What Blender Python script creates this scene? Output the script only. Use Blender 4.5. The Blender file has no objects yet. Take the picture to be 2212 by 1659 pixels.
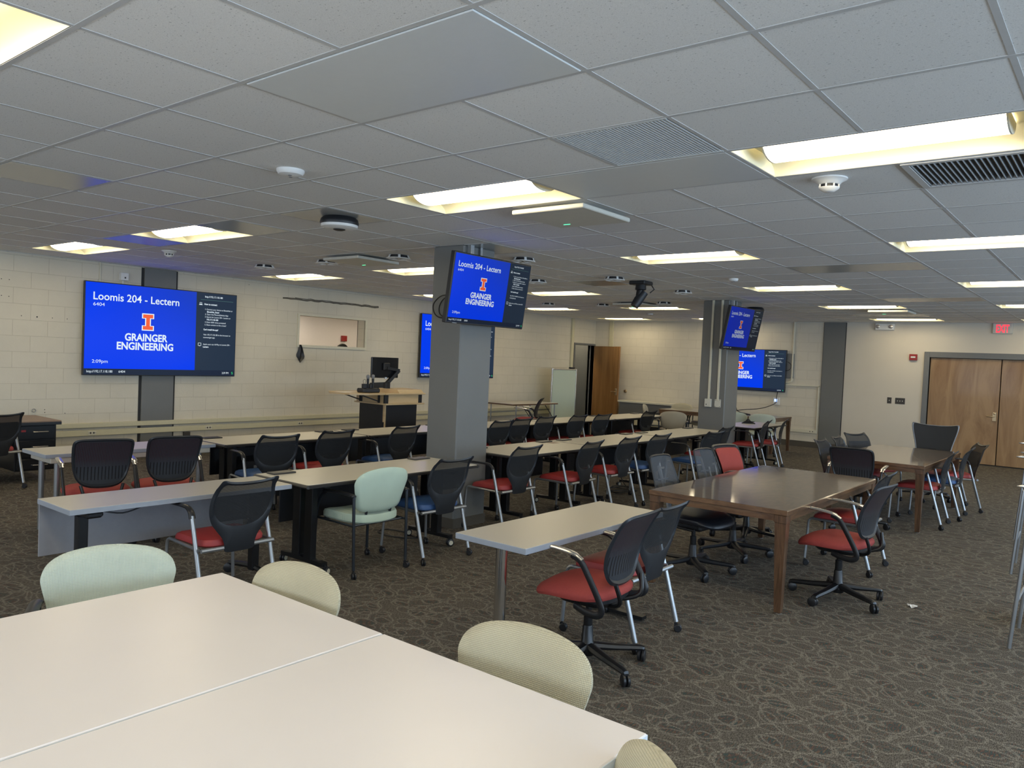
import bpy, bmesh, math, random
from mathutils import Vector, Matrix
R = math.radians
random.seed(7)
scene = bpy.context.scene
COL = scene.collection
CELL = 0.652          # ceiling grid module
H = 2.852             # ceiling height
XL, XR, YF, YB = -7.96, 7.6, -4.6, 16.9

# ------------------------------------------------ camera
def v3(a): return Vector(a)
cam_d = bpy.data.cameras.new('camera'); cam = bpy.data.objects.new('camera', cam_d); COL.objects.link(cam)
yaw, pit, roll = -0.67494, -0.03388, 0.04362
fw = Vector((math.cos(pit)*math.sin(yaw), math.cos(pit)*math.cos(yaw), math.sin(pit)))
rt = Vector((math.cos(yaw), -math.sin(yaw), 0)); up = rt.cross(fw)
r2 = rt*math.cos(roll)+up*math.sin(roll); u2 = -rt*math.sin(roll)+up*math.cos(roll)
M = Matrix((r2, u2, -fw)).transposed().to_4x4()
M.translation = Vector((5.59023*CELL, -1.80851*CELL, H-1.69387*CELL))
cam.matrix_world = M
cam_d.sensor_width = 36; cam_d.lens = 1676.07/2212*36; cam_d.clip_end = 100
scene.camera = cam

# ------------------------------------------------ world, daylight, exposure
w = bpy.data.worlds.new('sky'); scene.world = w; w.use_nodes = True
bg = w.node_tree.nodes['Background']; bg.inputs[0].default_value = (0.55, 0.74, 1.0, 1); bg.inputs[1].default_value = 1.5
scene.view_settings.view_transform = 'Standard'; scene.view_settings.look = 'None'
scene.view_settings.gamma = 1; scene.view_settings.use_curve_mapping = False
scene.view_settings.exposure = 0.0
scene.cycles.use_denoising = True
scene.cycles.max_bounces = 8; scene.cycles.transparent_max_bounces = 16
scene.cycles.sample_clamp_indirect = 4
def area(name, loc, rot, sx, sy, power, col):
    l = bpy.data.lights.new(name, 'AREA'); l.shape = 'RECTANGLE'; l.size = sx; l.size_y = sy
    l.energy = power; l.color = col
    o = bpy.data.objects.new(name, l); o.location = loc; o.rotation_euler = rot; COL.objects.link(o); return o
DAY = (0.60, 0.79, 1.0)
WIN_R = [(-3.6, -1.2), (-0.6, 1.8), (2.4, 4.8), (5.4, 7.8), (8.4, 10.8), (11.4, 13.8)]
WIN_F = [(-6.0, -3.6), (-2.6, -0.2), (0.8, 3.2), (4.2, 6.6)]
for a, b in WIN_R:
    area('window_daylight', (XR+0.10, (a+b)/2, 1.7), (0, R(90), 0), 1.45, b-a-.1, 88, DAY)
for a, b in WIN_F:
    area('window_daylight', ((a+b)/2, YF-0.10, 1.7), (R(90), 0, 0), b-a-.1, 1.45, 45, (0.80, 0.89, 1.0))

# ------------------------------------------------ materials
def new_mat(name):
    m = bpy.data.materials.new(name); m.use_nodes = True
    return m, m.node_tree, m.node_tree.nodes['Principled BSDF']
def N(nt, t, **kw):
    n = nt.nodes.new(t)
    for k, v in kw.items():
        if k.startswith('i_'):
            key = k[2:]; key = int(key) if key.isdigit() else key.replace('_', ' ')
            n.inputs[key].default_value = v
        else: setattr(n, k, v)
    return n
def pm(name, col, rough=.5, metal=0, noise=0.06, nscale=30, bump=0, bscale=200, spec=.5, coat=0):
    """plain procedural material with a little noise variation"""
    m, nt, b = new_mat(name)
    tc = N(nt, 'ShaderNodeTexCoord'); L = nt.links.new
    no = N(nt, 'ShaderNodeTexNoise', i_Scale=nscale, i_Detail=3.0); L(tc.outputs['Object'], no.inputs['Vector'])
    mx = N(nt, 'ShaderNodeMix', data_type='RGBA')
    lo = tuple(c*(1-noise) for c in col[:3])+(1,); hi = tuple(min(1, c*(1+noise)) for c in col[:3])+(1,)
    mx.inputs[6].default_value = lo; mx.inputs[7].default_value = hi
    L(no.outputs['Fac'], mx.inputs[0]); L(mx.outputs[2], b.inputs['Base Color'])
    b.inputs['Roughness'].default_value = rough; b.inputs['Metallic'].default_value = metal
    b.inputs['Specular IOR Level'].default_value = spec; b.inputs['Coat Weight'].default_value = coat
    b.inputs['Coat Roughness'].default_value = .08
    if bump:
        n2 = N(nt, 'ShaderNodeTexNoise', i_Scale=bscale, i_Detail=2.0); L(tc.outputs['Object'], n2.inputs['Vector'])
        bp = N(nt, 'ShaderNodeBump', i_Strength=bump, i_Distance=.004); L(n2.outputs['Fac'], bp.inputs['Height']); L(bp.outputs[0], b.inputs['Normal'])
    return m
def emi(name, col, s=1.0):
    m, nt, b = new_mat(name)
    b.inputs['Base Color'].default_value = (0, 0, 0, 1); b.inputs['Roughness'].default_value = .2; b.inputs['Specular IOR Level'].default_value = .06
    b.inputs['Emission Color'].default_value = (*col, 1); b.inputs['Emission Strength'].default_value = s
    return m
def ramp(nt, stops):
    r = nt.nodes.new('ShaderNodeValToRGB'); e = r.color_ramp.elements
    e[0].position, e[0].color = stops[0]; e[1].position, e[1].color = stops[-1]
    for p, c in stops[1:-1]:
        x = e.new(p); x.color = c
    return r
g = lambda v: (v, v, v, 1)

def block_wall(name, axis, base=(.70, .65, .535)):
    m, nt, b = new_mat(name); L = nt.links.new
    tc = N(nt, 'ShaderNodeTexCoord'); sp = N(nt, 'ShaderNodeSeparateXYZ'); cb = N(nt, 'ShaderNodeCombineXYZ')
    L(tc.outputs['Object'], sp.inputs[0]); L(sp.outputs[axis], cb.inputs[0]); L(sp.outputs['Z'], cb.inputs[1])
    mp = N(nt, 'ShaderNodeMapping'); mp.inputs['Location'].default_value = (.07, -.05, 0); L(cb.outputs[0], mp.inputs[0])
    br = N(nt, 'ShaderNodeTexBrick', offset=.5, i_Scale=1.0, i_Mortar_Size=.004, i_Mortar_Smooth=.6, i_Brick_Width=.426, i_Row_Height=.213, i_Bias=0.0)
    c = base
    br.inputs['Color1'].default_value = (*c, 1); br.inputs['Color2'].default_value = (c[0]*.98, c[1]*.98, c[2]*.98, 1)
    br.inputs['Mortar'].default_value = (c[0]*.82, c[1]*.81, c[2]*.79, 1); L(mp.outputs[0], br.inputs['Vector'])
    no = N(nt, 'ShaderNodeTexNoise', i_Scale=1.6, i_Detail=5.0, i_Roughness=.65); L(tc.outputs['Object'], no.inputs['Vector'])
    rp = ramp(nt, [(.35, g(.93)), (.7, g(1.0))]); L(no.outputs['Fac'], rp.inputs[0])
    mx = N(nt, 'ShaderNodeMix', data_type='RGBA', blend_type='MULTIPLY'); mx.inputs[0].default_value = 1
    L(br.outputs['Color'], mx.inputs[6]); L(rp.outputs[0], mx.inputs[7]); L(mx.outputs[2], b.inputs['Base Color'])
    n2 = N(nt, 'ShaderNodeTexNoise', i_Scale=70.0, i_Detail=3.0); L(tc.outputs['Object'], n2.inputs['Vector'])
    ma = N(nt, 'ShaderNodeMath', operation='MULTIPLY_ADD'); ma.inputs[1].default_value = -1.4; L(br.outputs['Fac'], ma.inputs[0]); L(n2.outputs['Fac'], ma.inputs[2])
    bp = N(nt, 'ShaderNodeBump', i_Strength=.5, i_Distance=.004); L(ma.outputs[0], bp.inputs['Height']); L(bp.outputs[0], b.inputs['Normal'])
    b.inputs['Roughness'].default_value = .5
    return m
def carpet():
    m, nt, b = new_mat('carpet_loops'); L = nt.links.new
    tc = N(nt, 'ShaderNodeTexCoord')
    wn = N(nt, 'ShaderNodeTexNoise', i_Scale=4.0, i_Detail=2.0); L(tc.outputs['Object'], wn.inputs['Vector'])
    wm = N(nt, 'ShaderNodeMix', data_type='RGBA', blend_type='LINEAR_LIGHT'); wm.inputs[0].default_value = .075
    L(tc.outputs['Object'], wm.inputs[6]); L(wn.outputs['Color'], wm.inputs[7])
    outs = []; discs = []
    for sc, rad, wd, rot in ((3.9, .40, .030, 20), (5.6, .36, .036, 65), (2.7, .46, .022, 110)):
        mp = N(nt, 'ShaderNodeMapping'); mp.inputs['Rotation'].default_value = (0, 0, R(rot)); mp.inputs['Scale'].default_value = (sc, sc*1.35, 1)
        mp.inputs['Location'].default_value = (sc, rot*.1, 0); L(wm.outputs[2], mp.inputs[0])
        vo = N(nt, 'ShaderNodeTexVoronoi', voronoi_dimensions='2D', i_Scale=1.0, i_Randomness=.75); L(mp.outputs[0], vo.inputs['Vector'])
        s = N(nt, 'ShaderNodeMath', operation='SUBTRACT'); s.inputs[1].default_value = rad; L(vo.outputs['Distance'], s.inputs[0])
        a = N(nt, 'ShaderNodeMath', operation='ABSOLUTE'); L(s.outputs[0], a.inputs[0])
        r = N(nt, 'ShaderNodeMapRange'); r.inputs['From Min'].default_value = wd*.4; r.inputs['From Max'].default_value = wd*1.3
        r.inputs['To Min'].default_value = 1; r.inputs['To Max'].default_value = 0; L(a.outputs[0], r.inputs[0]); outs.append(r.outputs[0])
        d = N(nt, 'ShaderNodeMath', operation='LESS_THAN'); d.inputs[1].default_value = rad*.8; L(vo.outputs['Distance'], d.inputs[0]); discs.append(d.outputs[0])
    x = N(nt, 'ShaderNodeMath', operation='MAXIMUM'); L(outs[0], x.inputs[0]); L(outs[1], x.inputs[1])
    y = N(nt, 'ShaderNodeMath', operation='MAXIMUM'); L(x.outputs[0], y.inputs[0]); L(outs[2], y.inputs[1])
    # fine yarn noise
    mp = N(nt, 'ShaderNodeMapping'); mp.inputs['Scale'].default_value = (260, 60, 1); L(tc.outputs['Object'], mp.inputs[0])
    yn = N(nt, 'ShaderNodeTexNoise', i_Scale=1.0, i_Detail=2.0); L(mp.outputs[0], yn.inputs['Vector'])
    mpc = N(nt, 'ShaderNodeMapping'); mpc.inputs['Scale'].default_value = (130, 28, 1); L(tc.outputs['Object'], mpc.inputs[0])
    cn = N(nt, 'ShaderNodeTexNoise', i_Scale=1.0, i_Detail=1.0); L(mpc.outputs[0], cn.inputs['Vector'])
    fleck = ramp(nt, [(.0, (.022, .060, .062, 1)), (.40, (.034, .064, .062, 1)), (.46, (.052, .050, .046, 1)), (.53, (.058, .054, .048, 1)), (.60, (.125, .045, .040, 1)), (.68, (.15, .12, .065, 1)), (1, (.06, .055, .05, 1))])
    L(cn.outputs['Fac'], fleck.inputs[0])
    gr = ramp(nt, [(.35, (.043, .038, .031, 1)), (.65, (.166, .147, .122, 1))]); L(yn.outputs['Fac'], gr.inputs[0])
    dm = N(nt, 'ShaderNodeMath', operation='ADD'); L(discs[0], dm.inputs[0]); L(discs[1], dm.inputs[1]); dk = N(nt, 'ShaderNodeMath', operation='MULTIPLY'); dk.inputs[1].default_value = .38; dk.use_clamp = True; L(dm.outputs[0], dk.inputs[0])
    big = N(nt, 'ShaderNodeMix', data_type='RGBA'); L(dk.outputs[0], big.inputs[0]); L(gr.outputs[0], big.inputs[6]); L(fleck.outputs[0], big.inputs[7])
    rc = ramp(nt, [(.35, (.105, .094, .076, 1)), (.65, (.325, .295, .245, 1))]); L(yn.outputs['Fac'], rc.inputs[0])
    ym = N(nt, 'ShaderNodeMath', operation='MULTIPLY'); ym.inputs[1].default_value = .58; L(y.outputs[0], ym.inputs[0])
    fin = N(nt, 'ShaderNodeMix', data_type='RGBA'); L(ym.outputs[0], fin.inputs[0]); L(big.outputs[2], fin.inputs[6]); L(rc.outputs[0], fin.inputs[7])
    L(fin.outputs[2], b.inputs['Base Color']); b.inputs['Roughness'].default_value = .95; b.inputs['Specular IOR Level'].default_value = .15
    bp = N(nt, 'ShaderNodeBump', i_Strength=.6, i_Distance=.004); L(yn.outputs['Fac'], bp.inputs['Height']); L(bp.outputs[0], b.inputs['Normal'])
    return m
def tile_mat():
    m, nt, b = new_mat('mineral_fibre_tile'); L = nt.links.new
    tc = N(nt, 'ShaderNodeTexCoord')
    mp = N(nt, 'ShaderNodeMapping'); mp.inputs['Scale'].default_value = (1, 1.5, 1); L(tc.outputs['Object'], mp.inputs[0])
    n1 = N(nt, 'ShaderNodeTexNoise', i_Scale=75.0, i_Detail=2.0, i_Roughness=.5); L(mp.outputs[0], n1.inputs['Vector'])
    rp = ramp(nt, [(.30, g(.30)), (.345, g(1))]); L(n1.outputs['Fac'], rp.inputs[0])
    n3 = N(nt, 'ShaderNodeTexNoise', i_Scale=260.0, i_Detail=1.0); L(tc.outputs['Object'], n3.inputs['Vector'])
    r3 = ramp(nt, [(.3, g(.88)), (.6, g(1))]); L(n3.outputs['Fac'], r3.inputs[0])
    # one tint per tile
    sx = N(nt, 'ShaderNodeVectorMath', operation='DIVIDE'); sx.inputs[1].default_value = (CELL, CELL, 1); L(tc.outputs['Object'], sx.inputs[0])
    fl = N(nt, 'ShaderNodeVectorMath', operation='FLOOR'); L(sx.outputs[0], fl.inputs[0])
    wn = N(nt, 'ShaderNodeTexWhiteNoise', noise_dimensions='2D'); L(fl.outputs[0], wn.inputs['Vector'])
    r2 = ramp(nt, [(0, (.80, .80, .78, 1)), (1, (.88, .88, .86, 1))]); L(wn.outputs['Value'], r2.inputs[0])
    mx = N(nt, 'ShaderNodeMix', data_type='RGBA', blend_type='MULTIPLY'); mx.inputs[0].default_value = .62
    L(r2.outputs[0], mx.inputs[6]); L(rp.outputs[0], mx.inputs[7])
    m2 = N(nt, 'ShaderNodeMix', data_type='RGBA', blend_type='MULTIPLY'); m2.inputs[0].default_value = 1
    L(mx.outputs[2], m2.inputs[6]); L(r3.outputs[0], m2.inputs[7])
    L(m2.outputs[2], b.inputs['Base Color']); b.inputs['Roughness'].default_value = .75
    bp = N(nt, 'ShaderNodeBump', i_Strength=.35, i_Distance=.003); L(rp.outputs[0], bp.inputs['Height']); L(bp.outputs[0], b.inputs['Normal'])
    return m
def wood(name, c1, c2, scale, rot=(0, 0, 0), stretch=(1, 1, .12), rough=.35, coat=0, dist=2.0, contrast=(.35, .65)):
    m, nt, b = new_mat(name); L = nt.links.new
    tc = N(nt, 'ShaderNodeTexCoord'); mp = N(nt, 'ShaderNodeMapping'); mp.inputs['Scale'].default_value = tuple(s*scale for s in stretch)
    mp.inputs['Rotation'].default_value = rot
    L(tc.outputs['Object'], mp.inputs[0])
    no = N(nt, 'ShaderNodeTexNoise', i_Scale=1.0, i_Detail=6.0, i_Roughness=.62, i_Distortion=dist); L(mp.outputs[0], no.inputs['Vector'])
    rp = ramp(nt, [(contrast[0], (*c1, 1)), (contrast[1], (*c2, 1))]); L(no.outputs['Fac'], rp.inputs[0]); L(rp.outputs[0], b.inputs['Base Color'])
    b.inputs['Roughness'].default_value = rough; b.inputs['Coat Weight'].default_value = coat; b.inputs['Coat Roughness'].default_value = .07
    return m
def weave(name, col, dark, scale=160, rough=.85, bump=.8, grid=True):
    m, nt, b = new_mat(name); L = nt.links.new
    tc = N(nt, 'ShaderNodeTexCoord')
    w1 = N(nt, 'ShaderNodeTexWave', wave_type='BANDS', bands_direction='Z', i_Scale=scale/6.28*1.0, i_Distortion=.4); L(tc.outputs['Object'], w1.inputs['Vector'])
    w2 = N(nt, 'ShaderNodeTexWave', wave_type='BANDS', bands_direction='Y', i_Scale=scale/6.28*1.0, i_Distortion=.4); L(tc.outputs['Object'], w2.inputs['Vector'])
    mu = N(nt, 'ShaderNodeMath', operation='MULTIPLY'); L(w1.outputs['Fac'], mu.inputs[0]); L(w2.outputs['Fac'], mu.inputs[1])
    n1 = N(nt, 'ShaderNodeTexNoise', i_Scale=7.0, i_Detail=3.0); L(tc.outputs['Object'], n1.inputs['Vector'])
    mx = N(nt, 'ShaderNodeMix', data_type='RGBA'); mx.inputs[6].default_value = (*dark, 1); mx.inputs[7].default_value = (*col, 1); 
    mr = N(nt, 'ShaderNodeMapRange'); mr.inputs['From Max'].default_value = .45; L(mu.outputs[0], mr.inputs[0]); L(mr.outputs[0], mx.inputs[0])
    rp = ramp(nt, [(.3, g(.94)), (.7, g(1))]); L(n1.outputs['Fac'], rp.inputs[0])
    m2 = N(nt, 'ShaderNodeMix', data_type='RGBA', blend_type='MULTIPLY'); m2.inputs[0].default_value = 1; L(mx.outputs[2], m2.inputs[6]); L(rp.outputs[0], m2.inputs[7])
    L(m2.outputs[2], b.inputs['Base Color']); b.inputs['Roughness'].default_value = rough; b.inputs['Sheen Weight'].default_value = .15
    bp = N(nt, 'ShaderNodeBump', i_Strength=bump, i_Distance=.002); L(mu.outputs[0], bp.inputs['Height']); L(bp.outputs[0], b.inputs['Normal'])
    return m
def mesh_fabric(name, col, opacity, lines=500):
    m, nt, b = new_mat(name); L = nt.links.new
    tc = N(nt, 'ShaderNodeTexCoord')
    w1 = N(nt, 'ShaderNodeTexWave', wave_type='BANDS', bands_direction='Z', i_Scale=lines/6.28, i_Distortion=.2); L(tc.outputs['Object'], w1.inputs['Vector'])
    mr = N(nt, 'ShaderNodeMapRange'); mr.inputs['From Min'].default_value = .25; mr.inputs['From Max'].default_value = .75
    mr.inputs['To Min'].default_value = max(0, opacity-.13); mr.inputs['To Max'].default_value = min(1, opacity+.13); L(w1.outputs['Fac'], mr.inputs[0])
    L(mr.outputs[0], b.inputs['Alpha']); b.inputs['Base Color'].default_value = (*col, 1); b.inputs['Roughness'].default_value = .7
    return m
def ribbed(name, col, glow, zmid=.69):
    """dark plastic with fine vertical slots through which the upholstery shows"""
    m, nt, b = new_mat(name); L = nt.links.new
    tc = N(nt, 'ShaderNodeTexCoord'); sp = N(nt, 'ShaderNodeSeparateXYZ'); L(tc.outputs['Object'], sp.inputs[0])
    w1 = N(nt, 'ShaderNodeTexWave', wave_type='BANDS', bands_direction='Y', i_Scale=26.0, i_Distortion=0.0); L(tc.outputs['Object'], w1.inputs['Vector'])
    w2 = N(nt, 'ShaderNodeTexWave', wave_type='BANDS', bands_direction='Y', i_Scale=12.0, i_Distortion=0.0); L(tc.outputs['Object'], w2.inputs['Vector'])
    t1 = N(nt, 'ShaderNodeMath', operation='LESS_THAN'); t1.inputs[1].default_value = .36; L(w1.outputs['Fac'], t1.inputs[0])
    t2 = N(nt, 'ShaderNodeMath', operation='LESS_THAN'); t2.inputs[1].default_value = .16; L(w2.outputs['Fac'], t2.inputs[0])
    za = N(nt, 'ShaderNodeMapRange'); za.inputs['From Min'].default_value = zmid-.02; za.inputs['From Max'].default_value = zmid+.06; L(sp.outputs['Z'], za.inputs[0])
    zc = N(nt, 'ShaderNodeMath', operation='LESS_THAN'); zc.inputs[1].default_value = .905; L(sp.outputs['Z'], zc.inputs[0])
    zb = N(nt, 'ShaderNodeMath', operation='LESS_THAN'); zb.inputs[1].default_value = zmid; L(sp.outputs['Z'], zb.inputs[0])
    zd = N(nt, 'ShaderNodeMath', operation='GREATER_THAN'); zd.inputs[1].default_value = .575; L(sp.outputs['Z'], zd.inputs[0])
    def mul(*a):
        o = a[0]
        for q in a[1:]:
            n = N(nt, 'ShaderNodeMath', operation='MULTIPLY'); L(o, n.inputs[0]); L(q, n.inputs[1]); o = n.outputs[0]
        return o
    f1 = mul(t1.outputs[0], za.outputs[0], zc.outputs[0]); f2 = mul(t2.outputs[0], zb.outputs[0], zd.outputs[0])
    m1 = N(nt, 'ShaderNodeMix', data_type='RGBA'); m1.inputs[6].default_value = (*col, 1); m1.inputs[7].default_value = (*glow, 1); L(f1, m1.inputs[0])
    m2 = N(nt, 'ShaderNodeMix', data_type='RGBA'); m2.inputs[7].default_value = (.004, .003, .004, 1); L(m1.outputs[2], m2.inputs[6]); L(f2, m2.inputs[0])
    L(m2.outputs[2], b.inputs['Base Color']); b.inputs['Roughness'].default_value = .38
    ad = N(nt, 'ShaderNodeMath', operation='ADD'); L(f1, ad.inputs[0]); L(f2, ad.inputs[1])
    bp = N(nt, 'ShaderNodeBump', i_Strength=.6, i_Distance=-.003); L(ad.outputs[0], bp.inputs['Height']); L(bp.outputs[0], b.inputs['Normal'])
    return m

Mt = dict(
    wall_l=block_wall('painted_block_left', 'Y'), wall_b=block_wall('painted_block_back', 'X', (.71, .66, .55)),
    plaster=pm('painted_plaster', (.66, .61, .52), .6, noise=.03, nscale=3, bump=.1), carpet=carpet(), tile=tile_mat(),
    tbar=pm('white_enamel_tbar', (.58, .585, .58), .45), grey=pm('grey_wall_paint', (.165, .168, .162), .42, noise=.05, nscale=4, bump=.15, bscale=60),
    frame_grey=pm('grey_gloss_paint', (.16, .165, .165), .35), recess=pm('dark_shadow_gap', (.03, .03, .03), .7),
    base=pm('brown_vinyl_base', (.085, .075, .06), .5),
    cream=pm('cream_enamel', (.62, .58, .40), .4), cream_l=pm('pale_cream_enamel', (.68, .65, .52), .45), white=pm('white_plastic', (.78, .78, .76), .4),
    offwhite=pm('offwhite_plastic', (.62, .61, .54), .45), black=pm('black_plastic', (.012, .013, .016), .4), black_s=pm('black_satin_metal', (.010, .011, .013), .33, metal=.2),
    char=pm('charcoal_plastic', (.017, .020, .025), .42), silver=pm('silver_paint', (.36, .38, .40), .33, metal=.75, noise=.02),
    darksteel=pm('slate_grey_tube', (.055, .065, .08), .3, metal=.7), chrome=pm('chrome', (.75, .75, .74), .12, metal=1, noise=.01),
    alu=pm('polished_aluminium', (.62, .60, .56), .25, metal=.9), rubber=pm('black_rubber', (.014, .014, .015), .6),
    hub=pm('cream_wheel_hub', (.62, .58, .45), .4), hubg=pm('grey_wheel_hub', (.22, .23, .25), .35),
    red=pm('red_vinyl', (.36, .038, .038), .42, noise=.10, nscale=60, bump=.3, bscale=500), redf=pm('red_fabric', (.33, .048, .040), .8, noise=.12, nscale=90, bump=.3, bscale=900),
    blue=pm('blue_vinyl', (.030, .085, .23), .45, noise=.1, nscale=60, bump=.3, bscale=500), leather=pm('black_leather', (.012, .013, .018), .33, bump=.25, bscale=220),
    lam=pm('greige_laminate', (.62, .58, .48), .3, noise=.03, nscale=400), lam2=pm('grey_beige_laminate', (.50, .47, .40), .32, noise=.05, nscale=350), edge=pm('grey_edge_band', (.30, .33, .38), .45),
    edge_b=pm('dark_bumper_edge', (.035, .033, .032), .4), white_lam=pm('white_laminate', (.82, .765, .735), .33, noise=.02, nscale=4), white_edge=pm('daylit_white_edge', (.70, .76, .82), .4),  # white_edge has the blue cast of daylight on the table edges in its colour
    walnut=wood('glossy_brown_veneer', (.046, .027, .016), (.140, .084, .048), 5, stretch=(1, .55, 1), rough=.3, coat=1, dist=3.2, contrast=(.3, .72)),
    walnut_e=wood('brown_wood_edge', (.075, .036, .017), (.17, .090, .042), 9, stretch=(.3, .3, 1), rough=.35, coat=.4),
    walnut_l=wood('brown_wood_leg', (.060, .030, .015), (.145, .076, .038), 14, stretch=(1, 1, .15), rough=.35, coat=.3),
    brown_top=pm('brown_laminate', (.22, .14, .095), .4, noise=.1, nscale=40),
    door=wood('birch_door_veneer', (.22, .120, .055), (.37, .235, .12), 4.2, stretch=(1, 1, .16), rough=.4, coat=.15, dist=1.6, contrast=(.28, .62)),
    door_d=wood('oak_door_veneer', (.20, .095, .03), (.33, .175, .06), 9, stretch=(1, 1, .08), rough=.4, coat=.15, dist=.8, contrast=(.28, .7)),
    maple=wood('maple_laminate', (.56, .41, .22), (.66, .50, .29), 6, stretch=(.3, .3, 3), rough=.4, dist=.5),
    glassb=pm('frosted_board_glass', (.56, .66, .56), .18, noise=.02, nscale=2), dark_sc=pm('dark_screen', (.010, .011, .014), .18),
    mint=weave('mint_upholstery', (.56, .67, .55), (.44, .56, .45), 900, bump=.2), mintw=weave('pale_mint_weave', (.68, .71, .58), (.44, .50, .42), 345),
    creamw=weave('cream_weave', (.66, .60, .42), (.42, .38, .26), 345), creamf=weave('cream_upholstery', (.56, .49, .36), (.50, .44, .32), 900, bump=.2),
    mesh=mesh_fabric('black_chair_mesh', (.012, .013, .015), .86), mesh2=mesh_fabric('black_lumbar_sheet', (.018, .020, .025), .9),
    gmesh=mesh_fabric('grey_chair_mesh', (.075, .085, .10), .66), bmesh_=pm('black_mesh_solid', (.022, .024, .027), .65, bump=.6, bscale=700),
    rib=ribbed('ribbed_back_plastic', (.034, .038, .046), (.034, .008, .012)),
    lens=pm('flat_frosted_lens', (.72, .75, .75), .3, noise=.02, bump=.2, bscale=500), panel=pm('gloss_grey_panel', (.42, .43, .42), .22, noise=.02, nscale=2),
    paper=pm('white_paper', (.8, .8, .78), .7), redbox=pm('fire_alarm_red', (.30, .02, .02), .35), brass=pm('satin_brass', (.55, .43, .27), .3, metal=.9),
    plate=pm('brown_switch_plate', (.05, .045, .04), .4), navy=pm('navy_mesh', (.04, .06, .12), .6), card=pm('light_wood_board', (.62, .47, .28), .6),
    groove=pm('exposed_mortar', (.16, .145, .12), .9, noise=.4, nscale=60, bump=1), cable=pm('black_cable', (.012, .012, .012), .5),
    louver=pm('grey_louvre_blade', (.22, .23, .24), .4), pan=pm('luminaire_pan', (.92, .88, .66), .5, noise=.01),
    acryl=pm('frosted_acrylic', (.30, .30, .32), .3), hall=pm('corridor_wall', (.78, .75, .80), .7, noise=.02),
    white_txt=emi('screen_white', (.80, .92, 1.0), .95), slate=emi('screen_slate', (.020, .034, .060), 1.0), bar=emi('screen_bar', (.014, .022, .045), 1.0),
    orange=emi('screen_orange', (.95, .13, .045), .95), green=emi('screen_green', (.05, .75, .25), .9), line=emi('screen_line', (.10, .22, .20), 1),
    exit_red=emi('exit_letters_red', (1.0, .05, .08), 1.6), led=emi('led_green', (.1, 1.0, .45), 2.0), led_b=emi('led_blue', (.3, .45, 1.0), 3.0),
)
def lens_emit(name, col, s):
    m, nt, b = new_mat(name); L = nt.links.new
    b.inputs['Base Color'].default_value = (.8, .78, .7, 1); b.inputs['Emission Color'].default_value = (*col, 1)
    b.inputs['Emission Strength'].default_value = s; return m
Mt['lamp'] = lens_emit('lit_lamp_basket', (1.0, .845, .57), 12.0)
Mt['pan'].node_tree.nodes['Principled BSDF'].inputs['Emission Strength'].default_value = 0.0
def screen_blue(k=1.0):
    m, nt, b = new_mat('screen_blue'); L = nt.links.new
    tc = N(nt, 'ShaderNodeTexCoord'); sp = N(nt, 'ShaderNodeSeparateXYZ'); L(tc.outputs['Generated'], sp.inputs[0])
    ad = N(nt, 'ShaderNodeMath', operation='MULTIPLY'); L(sp.outputs['Y'], ad.inputs[0]); L(sp.outputs['Z'], ad.inputs[1])
    rp = ramp(nt, [(0, (.0, .045, .86, 1)), (1, (.012, .050, .50, 1))]); L(ad.outputs[0], rp.inputs[0])
    b.inputs['Base Color'].default_value = (0, 0, 0, 1); b.inputs['Roughness'].default_value = .2; b.inputs['Specular IOR Level'].default_value = .06
    L(rp.outputs[0], b.inputs['Emission Color']); b.inputs['Emission Strength'].default_value = k
    return m
Mt['sblue'] = screen_blue()
for sfx, k in (('_n', .80), ('_f', .36)):
    Mt['sblue'+sfx] = screen_blue(k)
    for nm, c in (('white_txt', (.80, .92, 1.0)), ('slate', (.020, .034, .060)), ('bar', (.014, .022, .045)), ('orange', (.95, .13, .045)), ('green', (.05, .75, .25)), ('line', (.1, .22, .2))): Mt[nm+sfx] = emi('screen_'+nm+sfx, c, k*(.9 if sfx == '_n' else 1.1))

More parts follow.
